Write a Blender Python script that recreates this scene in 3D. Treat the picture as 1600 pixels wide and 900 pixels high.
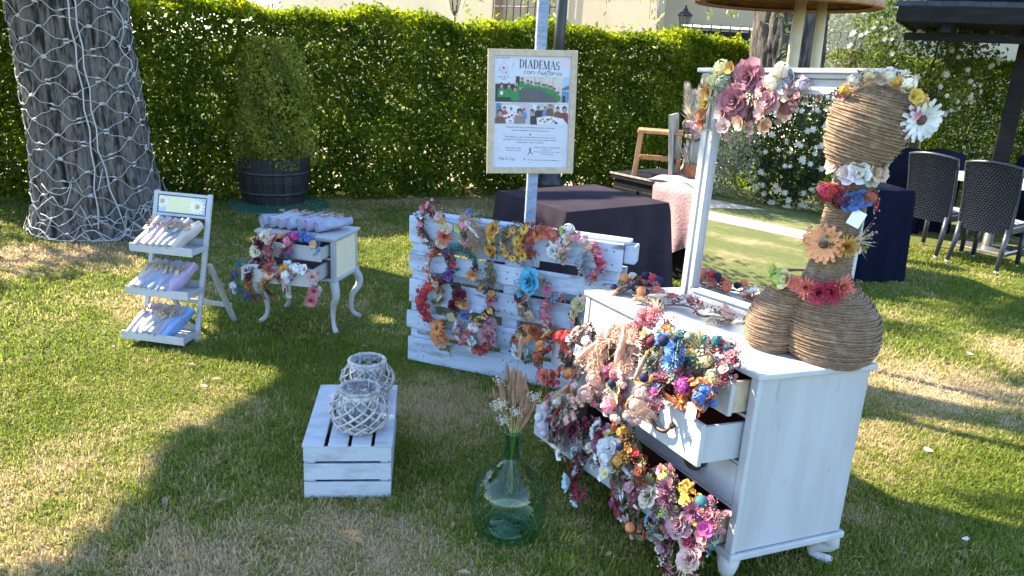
import bpy, math, random
import numpy as np
from mathutils import Matrix, Vector, Euler

# ------------------------------------------------------------------ camera, sky, sun, exposure
scene = bpy.context.scene
for o in list(bpy.data.objects): bpy.data.objects.remove(o)
COL = scene.collection
PITCH, ROLL, CAM_H = math.radians(17.0), math.radians(3.3), 1.75
fw = Vector((0, math.cos(PITCH), -math.sin(PITCH))); up0 = Vector((0, math.sin(PITCH), math.cos(PITCH))); rt0 = Vector((1, 0, 0))
rt = rt0*math.cos(ROLL) + up0*math.sin(ROLL); up = up0*math.cos(ROLL) - rt0*math.sin(ROLL)
cd = bpy.data.cameras.new('camera'); cd.lens = 27.0; cd.sensor_width = 36.0; cd.clip_start = .05; cd.clip_end = 900
cam = bpy.data.objects.new('camera', cd); COL.objects.link(cam)
cam.matrix_world = Matrix(((rt.x, up.x, -fw.x, 0), (rt.y, up.y, -fw.y, 0), (rt.z, up.z, -fw.z, CAM_H), (0, 0, 0, 1)))
scene.camera = cam

SUN_ELEV = math.radians(40); SUN_XY = Vector((-.90, .43)).normalized()
world = bpy.data.worlds.new('World'); scene.world = world; world.use_nodes = True
nt = world.node_tree; nt.nodes.clear()
sky = nt.nodes.new('ShaderNodeTexSky'); sky.sky_type = 'NISHITA'; sky.sun_disc = False
sky.sun_elevation = SUN_ELEV; sky.sun_rotation = math.atan2(SUN_XY.x, SUN_XY.y); sky.dust_density = .4; sky.ozone_density = 3.2
bg = nt.nodes.new('ShaderNodeBackground'); bg.inputs['Strength'].default_value = .15
wo = nt.nodes.new('ShaderNodeOutputWorld'); nt.links.new(sky.outputs[0], bg.inputs[0]); nt.links.new(bg.outputs[0], wo.inputs[0])
sl = bpy.data.lights.new('sun', 'SUN'); sl.energy = 4.6; sl.angle = math.radians(.53); sl.color = (1, .88, .68)
sun = bpy.data.objects.new('sun', sl); COL.objects.link(sun); sun.location = (-30, 14, 30)
to_sun = Vector((SUN_XY.x*math.cos(SUN_ELEV), SUN_XY.y*math.cos(SUN_ELEV), math.sin(SUN_ELEV)))
sun.rotation_euler = to_sun.to_track_quat('Z', 'Y').to_euler()
vs = scene.view_settings; vs.view_transform = 'Standard'; vs.look = 'None'; vs.gamma = 1; vs.exposure = 2.22; vs.use_curve_mapping = False
scene.render.engine = 'CYCLES'
scene.cycles.max_bounces = 8; scene.cycles.transparent_max_bounces = 24; scene.cycles.use_denoising = True

# ------------------------------------------------------------------ helpers
rnd = random.Random(7); nrg = np.random.default_rng(11)
PI = math.pi
def R(d): return math.radians(d)

class MB:
    """collects faces of one mesh"""
    def __init__(s): s.v = []; s.f = []; s.m = []; s.s = []
    def add(s, vs_, fs, m=0, smooth=False, M=None):
        b = len(s.v)
        if M is not None: vs_ = [M @ Vector(p) for p in vs_]
        s.v += [tuple(p) for p in vs_]
        for f in fs: s.f.append(tuple(i+b for i in f)); s.m.append(m); s.s.append(smooth)
        return s
    def box(s, x0, x1, y0, y1, z0, z1, m=0, M=None):
        return s.add([(x0,y0,z0),(x1,y0,z0),(x1,y1,z0),(x0,y1,z0),(x0,y0,z1),(x1,y0,z1),(x1,y1,z1),(x0,y1,z1)],
            [(0,3,2,1),(4,5,6,7),(0,1,5,4),(1,2,6,5),(2,3,7,6),(3,0,4,7)], m, False, M)
    def tube(s, pts, r, n=8, m=0, M=None, caps=True, smooth=True, closed=False):
        P = [Vector(p) for p in pts]; k = len(P)
        rr = [r]*k if isinstance(r, (int, float)) else list(r)
        V = []; F = []; prev = None
        for i in range(k):
            if closed: t = P[(i+1) % k]-P[i-1]
            else: t = (P[min(i+1, k-1)]-P[max(i-1, 0)])
            if t.length < 1e-9: t = Vector((0,0,1))
            t.normalize()
            if prev is None:
                a = Vector((0,0,1)) if abs(t.z) < .9 else Vector((1,0,0)); n1 = t.cross(a).normalized()
            else:
                n1 = prev - t*prev.dot(t)
                n1 = n1.normalized() if n1.length > 1e-6 else t.orthogonal().normalized()
            prev = n1; n2 = t.cross(n1)
            for j in range(n):
                a = 2*PI*j/n; V.append(P[i] + (n1*math.cos(a)+n2*math.sin(a))*rr[i])
        for i in range(k if closed else k-1):
            for j in range(n):
                a, b = i*n, ((i+1) % k)*n; F.append((a+j, a+(j+1) % n, b+(j+1) % n, b+j))
        if caps and not closed: F.append(tuple(range(n-1, -1, -1))); F.append(tuple((k-1)*n+j for j in range(n)))
        return s.add(V, F, m, smooth, M)
    def lathe(s, prof, n=24, m=0, M=None, smooth=True, caps=(True, True)):
        V = []; F = []
        for r, z in prof:
            for j in range(n): a = 2*PI*j/n; V.append((r*math.cos(a), r*math.sin(a), z))
        for i in range(len(prof)-1):
            for j in range(n): F.append((i*n+j, i*n+(j+1) % n, (i+1)*n+(j+1) % n, (i+1)*n+j))
        if caps[0]: F.append(tuple(range(n-1, -1, -1)))
        if caps[1]: F.append(tuple((len(prof)-1)*n+j for j in range(n)))
        return s.add(V, F, m, smooth, M)
    def grid(s, fn, nu, nv, m=0, M=None, smooth=True, wrap=False):
        V = [fn(i/nu, j/nv) for i in range(nu+1) for j in range(nv+1)]
        F = [(i*(nv+1)+j, (i+1)*(nv+1)+j, (i+1)*(nv+1)+j+1, i*(nv+1)+j+1) for i in range(nu) for j in range(nv)]
        return s.add(V, F, m, smooth, M)
    def ball(s, c, r, nu=8, nv=6, m=0, M=None, sq=(1,1,1)):
        V = [(c[0], c[1], c[2]-r*sq[2])]; F = []
        for i in range(1, nv):
            t = -PI/2+PI*i/nv
            for j in range(nu):
                a = 2*PI*j/nu; V.append((c[0]+r*sq[0]*math.cos(t)*math.cos(a), c[1]+r*sq[1]*math.cos(t)*math.sin(a), c[2]+r*sq[2]*math.sin(t)))
        V.append((c[0], c[1], c[2]+r*sq[2])); L = len(V)-1
        for j in range(nu): F.append((0, 1+(j+1) % nu, 1+j)); F.append((L, 1+(nv-2)*nu+j, 1+(nv-2)*nu+(j+1) % nu))
        for i in range(nv-2):
            for j in range(nu): F.append((1+i*nu+j, 1+i*nu+(j+1) % nu, 1+(i+1)*nu+(j+1) % nu, 1+(i+1)*nu+j))
        return s.add(V, F, m, True, M)
    def poly(s, pts, m=0, M=None): return s.add(pts, [tuple(range(len(pts)))], m, False, M)
    def prism(s, pts, y0, y1, m=0, M=None):
        """outline in x,z extruded along y"""
        n = len(pts); V = [(x, y0, z) for x, z in pts]+[(x, y1, z) for x, z in pts]
        F = [tuple(range(n)), tuple(range(2*n-1, n-1, -1))]+[(i, i+n, (i+1) % n+n, (i+1) % n) for i in range(n)]
        return s.add(V, F, m, False, M)
    def mesh(s, name, mats):
        me = bpy.data.meshes.new(name); me.from_pydata(s.v, [], s.f)
        for m_ in mats: me.materials.append(m_)
        me.polygons.foreach_set('material_index', s.m); me.polygons.foreach_set('use_smooth', s.s); me.update()
        return me
    def build(s, name, mats, parent=None, M=None, bev=0, seg=2):
        if not isinstance(mats, (list, tuple)): mats = [mats]
        return put(name, s.mesh(name, mats), parent, M, bev, seg)

def put(name, me, parent=None, M=None, bev=0, seg=2):
    o = bpy.data.objects.new(name, me); COL.objects.link(o)
    if parent is not None: o.parent = parent
    if M is not None: o.matrix_local = M
    if bev:
        b = o.modifiers.new('bevel', 'BEVEL'); b.width = bev; b.segments = seg; b.limit_method = 'ANGLE'; b.angle_limit = R(40)
    return o
def tag(o, label, cat, group=None):
    o['label'] = label; o['category'] = cat
    if group: o['group'] = group
    return o
def thing(name, label, cat, M=None, group=None):
    o = bpy.data.objects.new(name, None); COL.objects.link(o); o.empty_display_size = .1
    if M is not None: o.matrix_world = M
    return tag(o, label, cat, group)
def structure(o): o['kind'] = 'structure'; return o
def stuff(o): o['kind'] = 'stuff'; return o
def T(x, y, z=0, rz=0, rx=0, ry=0, s=1):
    return Matrix.Translation((x, y, z)) @ Euler((R(rx), R(ry), R(rz))).to_matrix().to_4x4() @ Matrix.Scale(s, 4)
def copy_tree(o, parent=None):
    c = o.copy(); COL.objects.link(c); c.parent = parent
    for ch in list(o.children): copy_tree(ch, c)
    return c
def npmesh(name, V, F, mats, attr=None, smooth=False, midx=None):
    """fast mesh from numpy: V (n,3), F (m,k)"""
    me = bpy.data.meshes.new(name); n, m, k = len(V), len(F), F.shape[1]
    me.vertices.add(n); me.vertices.foreach_set('co', np.ascontiguousarray(V, dtype=np.float32).ravel())
    me.loops.add(m*k); me.loops.foreach_set('vertex_index', np.ascontiguousarray(F, dtype=np.int32).ravel())
    me.polygons.add(m); me.polygons.foreach_set('loop_start', np.arange(0, m*k, k, dtype=np.int32))
    try: me.polygons.foreach_set('loop_total', np.full(m, k, dtype=np.int32))
    except Exception: pass
    if smooth: me.polygons.foreach_set('use_smooth', np.ones(m, dtype=bool))
    for mm in mats: me.materials.append(mm)
    if midx is not None: me.polygons.foreach_set('material_index', midx.astype(np.int32))
    if attr is not None:
        a = me.attributes.new('v', 'FLOAT', 'POINT'); a.data.foreach_set('value', np.asarray(attr, dtype=np.float32))
    me.update(calc_edges=True); me.validate()
    return me

# ------------------------------------------------------------------ materials
def nmat(name):
    m = bpy.data.materials.new(name); m.use_nodes = True; n = m.node_tree; n.nodes.clear()
    out = n.nodes.new('ShaderNodeOutputMaterial'); return m, n, out
def node(n, t, **kw):
    x = n.nodes.new(t)
    for k, v in kw.items():
        if k.startswith('i_'):
            x.inputs[k[2:].replace('_', ' ')].default_value = v
        else: setattr(x, k, v)
    return x
def c4(c): return (c[0], c[1], c[2], 1)
def mat(name, col, rough=.6, col2=None, lo=.45, hi=.62, scale=6, stretch=(1,1,1), detail=6, bump=0, bscale=60, bstretch=None,
        rand=0, metal=0, trans=0, coat=0, spec=.5, col3=None, scale3=20, lo3=.55, hi3=.7, coord='Object', sheen=0):
    m, n, out = nmat(name); L = n.links.new
    p = node(n, 'ShaderNodeBsdfPrincipled'); p.inputs['Roughness'].default_value = rough; p.inputs['Metallic'].default_value = metal
    p.inputs['Specular IOR Level'].default_value = spec
    if coat: p.inputs['Coat Weight'].default_value = coat
    if sheen: p.inputs['Sheen Weight'].default_value = sheen
    tc = node(n, 'ShaderNodeTexCoord')
    def noise(sc, st, det=detail):
        mp = node(n, 'ShaderNodeMapping'); mp.inputs['Scale'].default_value = st; L(tc.outputs[coord], mp.inputs[0])
        if rand:
            oi = node(n, 'ShaderNodeObjectInfo'); va = node(n, 'ShaderNodeVectorMath', operation='SCALE'); va.inputs[0].default_value = (13.1, 7.7, 5.3)
            L(oi.outputs['Random'], va.inputs['Scale']); L(va.outputs[0], mp.inputs['Location'])
        t = node(n, 'ShaderNodeTexNoise'); t.inputs['Scale'].default_value = sc; t.inputs['Detail'].default_value = det; t.inputs['Roughness'].default_value = .6
        L(mp.outputs[0], t.inputs['Vector']); return t.outputs['Fac']
    def ramp(f, a, b):
        r = node(n, 'ShaderNodeMapRange'); r.inputs['From Min'].default_value = a; r.inputs['From Max'].default_value = b; L(f, r.inputs['Value']); return r.outputs[0]
    def mix(f, a, b):
        x = node(n, 'ShaderNodeMix', data_type='RGBA'); L(f, x.inputs['Factor'])
        for s_, v in ((6, a), (7, b)):
            if isinstance(v, tuple): x.inputs[s_].default_value = c4(v)
            else: L(v, x.inputs[s_])
        return x.outputs[2]
    c = tuple(col)
    if col2 is None: col2 = tuple(v*.82 for v in col)
    cur = mix(ramp(noise(scale, stretch), lo, hi), c, tuple(col2))
    if col3 is not None: cur = mix(ramp(noise(scale3, stretch), lo3, hi3), cur, tuple(col3))
    if rand:
        oi = node(n, 'ShaderNodeObjectInfo'); r = node(n, 'ShaderNodeMapRange'); r.inputs['To Min'].default_value = 1-rand; r.inputs['To Max'].default_value = 1+rand
        L(oi.outputs['Random'], r.inputs['Value']); hs = node(n, 'ShaderNodeHueSaturation'); L(r.outputs[0], hs.inputs['Value']); L(cur, hs.inputs['Color']); cur = hs.outputs[0]
    L(cur, p.inputs['Base Color'])
    nrm = None
    if bump:
        b = node(n, 'ShaderNodeBump'); b.inputs['Strength'].default_value = min(1, bump); b.inputs['Distance'].default_value = .006
        L(noise(bscale, bstretch or stretch, 4), b.inputs['Height']); nrm = b.outputs[0]; L(nrm, p.inputs['Normal'])
    sh = p.outputs[0]
    if trans:
        t = node(n, 'ShaderNodeBsdfTranslucent'); L(cur, t.inputs['Color']); x = node(n, 'ShaderNodeMixShader'); x.inputs[0].default_value = trans
        L(sh, x.inputs[1]); L(t.outputs[0], x.inputs[2]); sh = x.outputs[0]
    L(sh, out.inputs[0]); return m
def leafmat(name, dark, mid, light, trans=.35, rough=.45, spec=.5):
    """foliage: every leaf carries its own tint in the point attribute v"""
    m, n, out = nmat(name); L = n.links.new
    a = node(n, 'ShaderNodeAttribute', attribute_name='v'); r = node(n, 'ShaderNodeValToRGB')
    e = r.color_ramp.elements; e[0].position = 0; e[0].color = c4(dark); e[1].position = 1; e[1].color = c4(light); k = e.new(.55); k.color = c4(mid)
    L(a.outputs['Fac'], r.inputs[0])
    p = node(n, 'ShaderNodeBsdfPrincipled'); p.inputs['Roughness'].default_value = rough; p.inputs['Specular IOR Level'].default_value = spec; L(r.outputs[0], p.inputs['Base Color'])
    hs = node(n, 'ShaderNodeHueSaturation'); hs.inputs['Value'].default_value = 1.7; hs.inputs['Saturation'].default_value = 1.1; hs.inputs['Hue'].default_value = .485; L(r.outputs[0], hs.inputs['Color'])
    t = node(n, 'ShaderNodeBsdfTranslucent'); L(hs.outputs[0], t.inputs[0]); x = node(n, 'ShaderNodeMixShader'); x.inputs[0].default_value = trans
    L(p.outputs[0], x.inputs[1]); L(t.outputs[0], x.inputs[2]); L(x.outputs[0], out.inputs[0]); return m

WHITE = mat('white_paint', (.45,.455,.47), .55, (.37,.37,.38), .4, .65, 5, (1,1,.35), col3=(.25,.22,.20), scale3=14, lo3=.64, hi3=.80, bump=.25, bscale=50, bstretch=(1,1,.3))
WHITE_WORN = mat('worn_white_paint', (.41,.42,.44), .6, (.32,.315,.31), .45, .80, 5, (1,1.4,.25), col3=(.22,.19,.16), scale3=18, lo3=.64, hi3=.78, bump=.35, bscale=40, bstretch=(2,2,.3), rand=.04)
WHITE_CRATE = mat('crate_paint', (.44,.47,.52), .6, (.34,.35,.38), .5, .66, 6, (1.2,3,3), col3=(.35,.33,.33), scale3=22, lo3=.68, hi3=.78, bump=.4, bscale=30, bstretch=(1,6,6), rand=.05)
WHITE_PALLET = mat('pallet_whitewash', (.44,.51,.63), .7, (.29,.34,.42), .48, .64, 5, (.6,3,3), col3=(.12,.13,.16), scale3=7, lo3=.585, hi3=.70, bump=.6, bscale=26, bstretch=(.5,6,6), rand=.06)
WOOD_DARKRED = mat('mahogany_drawer_inside', (.17,.055,.03), .5, (.11,.035,.02), .4, .6, 8, (.4,3,3))
WOOD_PALE = mat('bare_pine', (.52,.40,.27), .65, (.40,.29,.18), .4, .62, 7, (.3,3,3), bump=.2)
WOOD_FRAME = mat('pale_oak_frame', (.50,.40,.29), .55, (.42,.33,.23), .4, .62, 9, (3,3,3), rand=.03)
WOOD_ORANGE = mat('honey_wood', (.52,.26,.11), .5, (.38,.17,.06), .4, .62, 9, (4,4,.6))
WOOD_GREY = mat('weathered_grey_wood', (.42,.38,.33), .75, (.28,.24,.20), .4, .62, 8, (4,4,.5), bump=.4)
BLACKWOOD = mat('black_stained_wood', (.010,.009,.010), .6, (.020,.018,.017), .5, .68, 7, (.5,3,3), spec=.15, col3=(.10,.085,.07), scale3=24, lo3=.70, hi3=.78)
BLACK_IRON = mat('black_iron', (.018,.02,.024), .4, (.03,.03,.034), spec=.5)
NAVY_CLOTH = mat('navy_cloth', (.005,.006,.018), .9, (.007,.009,.022), spec=.05, scale=3)
DARK_CLOTH = mat('black_plum_cloth', (.030,.024,.033), .9, (.038,.031,.041), spec=.05, scale=3)
GREY_CLOTH = mat('mauve_grey_cloth', (.20,.18,.22), .85, (.15,.13,.17), sheen=.3)
PINK_KNIT = mat('pink_knit', (.42,.25,.25), .9, (.30,.16,.16), .4, .6, 60, bump=1, bscale=80, sheen=.4)
JUTE = mat('jute_rope', (.27,.178,.110), .9, (.155,.098,.058), .38, .62, 120, (1,1,1), bump=.8, bscale=260, col3=(.37,.27,.18), scale3=30, lo3=.5, hi3=.75)
WICKER_TAN = mat('tan_wicker', (.36,.18,.075), .6, (.24,.11,.045), .4, .62, 30, bump=.5, bscale=90)
WILLOW = mat('whitewashed_willow', (.46,.45,.44), .75, (.28,.25,.23), .45, .62, 26, bump=.5, bscale=70, rand=.12)
RATTAN = mat('black_rattan', (.034,.037,.048), .38, (.020,.022,.028), spec=.6, scale=40)
TIN_BLUE = mat('blue_grey_wrapped_post', (.26,.32,.43), .6, (.20,.25,.35), .45, .6, 12, (1,1,4), bump=.5, bscale=30, bstretch=(1,1,3))
BARK = mat('grey_bark', (.135,.118,.105), .95, (.020,.017,.015), .46, .60, 7, (3.2,3.2,.55), bump=1, bscale=16, bstretch=(3,3,.5), col3=(.23,.21,.195), scale3=15, lo3=.56, hi3=.72)
BARK2 = mat('brown_bark', (.10,.08,.066), .9, (.022,.018,.015), .45, .6, 7, (3,3,.5), bump=1, bscale=24, bstretch=(3,3,.4))
TWIG = mat('twig', (.10,.072,.045), .85, (.06,.042,.028))
CABLE = mat('white_cable', (.44,.44,.44), .5, (.36,.36,.36))
PAPER = mat('white_paper', (.52,.54,.62), .5, (.51,.53,.61))
KRAFT = mat('kraft_card', (.50,.37,.23), .8, (.42,.30,.18), rand=.12)
TAGWHITE = mat('white_card', (.82,.82,.82), .6, (.80,.80,.80))
BRONZE = mat('aged_brass', (.13,.085,.05), .42, (.07,.05,.035), metal=.7, scale=30)
STEEL = mat('brushed_steel', (.5,.5,.5), .35, (.45,.45,.45), metal=.9)
CREAM_WALL = mat('cream_render', (.46,.40,.28), .9, (.41,.35,.24), .4, .65, 1.2, bump=.3, bscale=30)
CREAM_WOOD = mat('cream_wood', (.62,.52,.34), .6, (.54,.44,.28), scale=6)
ROOF_TILE = mat('clay_tile', (.42,.25,.17), .85, (.30,.17,.11), scale=3, rand=.1)
DARK_TILE = mat('dark_slate', (.022,.019,.020), .85, (.035,.030,.030), scale=6, rand=.15)
SHUTTER = mat('beige_shutter', (.42,.36,.26), .7, (.36,.30,.21))
SOIL = mat('soil', (.085,.06,.04), .95, (.05,.035,.024), scale=30)
GREEN_MAT = mat('green_plastic', (.02,.10,.055), .6, (.03,.12,.08), scale=9)
BARREL = mat('dark_barrel_wood', (.012,.013,.017), .6, (.030,.030,.034), .45, .65, 6, (3,3,.5), bump=.4, bscale=30, bstretch=(4,4,.4), rand=.2)
HOOP = mat('dull_iron_hoop', (.06,.065,.075), .5, (.04,.04,.045), metal=.5)
INK = mat('ink', (.035,.04,.06), .6, (.035,.04,.06))
GLASS_DARK = mat('window_glass', (.02,.022,.025), .1, (.03,.03,.03), spec=.8)

def thin_glass(name, tint, f0=.06):
    m, n, out = nmat(name); L = n.links.new
    t = node(n, 'ShaderNodeBsdfTransparent'); t.inputs[0].default_value = c4(tint); g_ = node(n, 'ShaderNodeBsdfGlossy'); g_.inputs['Roughness'].default_value = .03
    fr = node(n, 'ShaderNodeLayerWeight'); fr.inputs[0].default_value = .5; pw = node(n, 'ShaderNodeMath', operation='POWER'); pw.inputs[1].default_value = 4.0; L(fr.outputs['Facing'], pw.inputs[0]); ad = node(n, 'ShaderNodeMath', operation='MULTIPLY_ADD'); ad.inputs[1].default_value = .55; ad.inputs[2].default_value = .05; L(pw.outputs[0], ad.inputs[0]); x = node(n, 'ShaderNodeMixShader'); L(ad.outputs[0], x.inputs[0]); L(t.outputs[0], x.inputs[1]); L(g_.outputs[0], x.inputs[2])
    L(x.outputs[0], out.inputs[0]); return m
GREEN_GLASS = thin_glass('green_glass', (.68,.87,.79)); NECK_GLASS = thin_glass('thick_green_glass', (.60,.82,.68)); CLEAR = thin_glass('clear_glass', (.93,.95,.95))
def mirror_mat():
    m, n, out = nmat('mirror_glass'); g_ = node(n, 'ShaderNodeBsdfGlossy'); g_.inputs['Roughness'].default_value = .004; g_.inputs['Color'].default_value = (.86,.88,.87,1)
    n.links.new(g_.outputs[0], out.inputs[0]); return m
MIRROR = mirror_mat()

# ------------------------------------------------------------------ lawn
DRY = [(-1.95,2.55,.62),(-1.6,2.15,.5),(-.45,2.35,.7),(-.3,3.65,.55),(-1.0,2.2,.4),(2.5,4.3,.85),(1.95,3.45,.6),(2.3,3.8,.6),(3.4,4.8,.5),(-2.4,5.0,.55),(-3.4,6.1,.9),(-2.2,8.1,1.0),(-.6,8.9,1.0),(.3,1.7,.5),(-3.9,5.6,1.0)]
def lawn_colour(n, blades):
    """green / straw mix shared by the soil sheet and the blades on it: patches of dried-out turf"""
    L = n.links.new
    ge = node(n, 'ShaderNodeNewGeometry'); pos = ge.outputs['Position']
    def noise(sc, det=4):
        t = node(n, 'ShaderNodeTexNoise'); t.inputs['Scale'].default_value = sc; t.inputs['Detail'].default_value = det; L(pos, t.inputs['Vector']); return t.outputs['Fac']
    def mth(op, a, b):
        x = node(n, 'ShaderNodeMath', operation=op)
        for i, v in enumerate((a, b)):
            if isinstance(v, (int, float)): x.inputs[i].default_value = v
            else: L(v, x.inputs[i])
        return x.outputs[0]
    cur = None
    for x, y, r in DRY:
        d = node(n, 'ShaderNodeVectorMath', operation='DISTANCE'); L(pos, d.inputs[0]); d.inputs[1].default_value = (x, y, 0)
        mr = node(n, 'ShaderNodeMapRange'); mr.inputs['From Min'].default_value = r; mr.inputs['From Max'].default_value = r*.15; mr.inputs['To Max'].default_value = .30; L(d.outputs['Value'], mr.inputs['Value'])
        cur = mr.outputs[0] if cur is None else mth('MAXIMUM', cur, mr.outputs[0])
    f = mth('ADD', cur, noise(1.1)); f = mth('ADD', f, mth('MULTIPLY', mth('SUBTRACT', noise(7), .5), .55))
    if blades:
        a = node(n, 'ShaderNodeAttribute', attribute_name='v'); f = mth('ADD', f, mth('MULTIPLY', mth('SUBTRACT', a.outputs['Fac'], .5), .42))
    mr = node(n, 'ShaderNodeMapRange'); mr.inputs['From Min'].default_value = .46; mr.inputs['From Max'].default_value = .84; L(f, mr.inputs['Value'])
    r = node(n, 'ShaderNodeValToRGB'); e = r.color_ramp.elements
    if blades: cs = [(0,(.140,.185,.022)),(.35,(.245,.270,.034)),(.6,(.36,.315,.115)),(1,(.52,.40,.24))]
    else: cs = [(0,(.10,.115,.03)),(.35,(.16,.155,.05)),(.6,(.25,.20,.10)),(1,(.34,.25,.15))]
    e[0].position = 0; e[0].color = c4(cs[0][1]); e[1].position = 1; e[1].color = c4(cs[3][1])
    for p_, c_ in cs[1:3]: k = e.new(p_); k.color = c4(c_)
    L(mr.outputs[0], r.inputs[0]); return r.outputs[0], noise
def lawn_mat():
    m, n, out = nmat('lawn_turf'); L = n.links.new; c, noise = lawn_colour(n, False)
    p = node(n, 'ShaderNodeBsdfPrincipled'); p.inputs['Roughness'].default_value = .95; p.inputs['Specular IOR Level'].default_value = .1
    t = noise(95, 5); mx = node(n, 'ShaderNodeMix', data_type='RGBA', blend_type='MULTIPLY'); mx.inputs[0].default_value = .8
    mr = node(n, 'ShaderNodeMapRange'); mr.inputs['From Min'].default_value = .3; mr.inputs['From Max'].default_value = .7; mr.inputs['To Min'].default_value = .45; mr.inputs['To Max'].default_value = 1.5; L(t, mr.inputs['Value'])
    L(c, mx.inputs[6]); L(mr.outputs[0], mx.inputs[7]); L(mx.outputs[2], p.inputs['Base Color'])
    b = node(n, 'ShaderNodeBump'); b.inputs['Strength'].default_value = .9; b.inputs['Distance'].default_value = .02; L(noise(70, 5), b.inputs['Height']); L(b.outputs[0], p.inputs['Normal'])
    L(p.outputs[0], out.inputs[0]); return m
def grass_mat():
    m, n, out = nmat('grass_blade'); L = n.links.new; c, _ = lawn_colour(n, True)
    p = node(n, 'ShaderNodeBsdfPrincipled'); p.inputs['Roughness'].default_value = .6; p.inputs['Specular IOR Level'].default_value = .25; L(c, p.inputs['Base Color'])
    hs = node(n, 'ShaderNodeHueSaturation'); hs.inputs['Value'].default_value = 1.35; L(c, hs.inputs['Color'])
    t = node(n, 'ShaderNodeBsdfTranslucent'); L(hs.outputs[0], t.inputs[0]); x = node(n, 'ShaderNodeMixShader'); x.inputs[0].default_value = .45
    L(p.outputs[0], x.inputs[1]); L(t.outputs[0], x.inputs[2]); L(x.outputs[0], out.inputs[0]); return m
lawn = structure(MB().add([(-300,-300,0),(300,-300,0),(300,300,0),(-300,300,0)], [(0,1,2,3)]).build('lawn', lawn_mat()))

def ground_blades(N_near, N_far):
    """scatter in the wedge the lawn shows, thinning with distance"""
    out = []
    for N, r0, r1, h, w in ((N_near, 1.55, 4.6, .024, .0022), (N_far, 4.6, 9.2, .030, .0040)):
        r = np.sqrt(nrg.uniform(r0*r0, r1*r1, N)); a = nrg.uniform(R(-47), R(47), N)
        x = r*np.sin(a); y = r*np.cos(a)
        k = (y > 1.45) & (y < 9.6+.42*x) ; x, y = x[k], y[k]; n = len(x)
        hh = h*(nrg.uniform(.4, 1.15, n)+(nrg.uniform(0, 1, n) < .06)*nrg.uniform(.2, 1.0, n))*(1+.35*np.sin(x*3.1+np.sin(y*2.3))*np.sin(y*3.7+x)); ww = w*nrg.uniform(.7, 1.4, n)
        az = nrg.uniform(0, 2*PI, n); lean = nrg.uniform(.1, 1.1, n); dx, dy = np.cos(az), np.sin(az)
        px, py = -dy, dx
        base = np.stack([x, y, np.zeros(n)], 1); side = np.stack([px, py, np.zeros(n)], 1)*ww[:, None]
        mid = base+np.stack([dx*hh*lean*.35, dy*hh*lean*.35, hh*.6], 1); tip = base+np.stack([dx*hh*lean, dy*hh*lean, hh*np.clip(1.05-lean*.35, .5, 1)], 1)
        V = np.stack([base-side, base+side, mid+side*.8, mid-side*.8, tip], 1)
        out.append((V, nrg.uniform(0, 1, n)))
    V = np.concatenate([o[0] for o in out]); v = np.concatenate([o[1] for o in out]); n = len(V)
    b = (np.arange(n)*5)[:, None]
    F = np.concatenate([b+np.array([[0,1,2]]), b+np.array([[0,2,3]]), b+np.array([[3,2,4]])])
    return npmesh('grass', V.reshape(-1, 3), F, [grass_mat()], np.repeat(v, 5))
GRASS = stuff(put('grass', ground_blades(300000, 210000)))
tag(GRASS, 'short mown lawn grass, part green and part straw coloured', 'grass')

# fallen leaf litter and pale petals
DRYLEAF = leafmat('dry_leaf', (.12,.07,.04), (.24,.16,.09), (.38,.29,.18), .2)
def leaves(P, size, aspect=.5, flat=0., up_=None, var=.35, v=None, fold=.18):
    """diamond leaves with a folded midrib at the points P; flat=1 lays them level"""
    n = len(P); d = nrg.normal(size=(n, 3)); nn = nrg.normal(size=(n, 3))
    if flat: d[:, 2] *= (1-flat); nn = nn*(1-flat)+np.array([0,0,1])*flat*2
    if up_ is not None: nn = nn+up_
    d /= np.linalg.norm(d, axis=1)[:, None]; s = np.cross(nn, d); s /= np.linalg.norm(s, axis=1)[:, None]+1e-9; u = np.cross(d, s)
    L = (size*(1+var*nrg.uniform(-1, 1, n)))[:, None]
    V = np.stack([P-d*L*.5, P+s*L*aspect*.5+u*L*fold*.5, P+d*L*.5, P-s*L*aspect*.5+u*L*fold*.5], 1)
    b = (np.arange(n)*4)[:, None]; F = np.concatenate([b+np.array([[0,1,2]]), b+np.array([[0,2,3]])])
    if v is None: v = nrg.uniform(0, 1, n)
    return V.reshape(-1, 3), F, np.repeat(v, 4)
def leafobj(name, P, m, size, parent=None, **kw):
    V, F, v = leaves(P, size, **kw); return put(name, npmesh(name, V, F, [m], v), parent)
n = 1500
P = np.stack([nrg.uniform(-5, 1.2, n), nrg.uniform(0, 1, n), np.full(n, .012)], 1); P[:, 1] = 8.35+.43*(P[:, 0]+2.5)-np.abs(nrg.normal(0, .55, n)); 
P2 = np.stack([nrg.normal(-3.7, .8, 500), nrg.normal(6.0, .45, 500), np.full(500, .02)], 1)
P3 = np.stack([nrg.uniform(-3.5, 4.5, 130), nrg.uniform(1.6, 7, 130), np.full(130, .03)], 1)
tag(stuff(leafobj('leaf_litter', np.concatenate([P, P2, P3]), DRYLEAF, .045, flat=.8, aspect=.45)), 'dry fallen leaves scattered under the hedge and over the lawn', 'leaf litter')
PETAL = mat('petal_white', (.78,.74,.66), .7, (.7,.62,.5), trans=.2)
def petal_debris(x, y, r, where):
    b = MB(); k = 9
    b.grid(lambda u, w: ((u-.5)*2*r, (w-.5)*1.5*r*math.sin(PI*(.12+.76*u)), r*.35*((u-.5)**2*3+(w-.5)**2*2)), 4, 3)
    return tag(b.build('fallen_petal', PETAL, None, T(x, y, .028, rnd.uniform(0, 360), rnd.uniform(-12, 12), rnd.uniform(-12, 12))), where, 'petal', 'pale petals fallen on the lawn')
petal_debris(2.05, 3.35, .022, 'largest white petal on the grass beside the dresser side panel')
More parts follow.
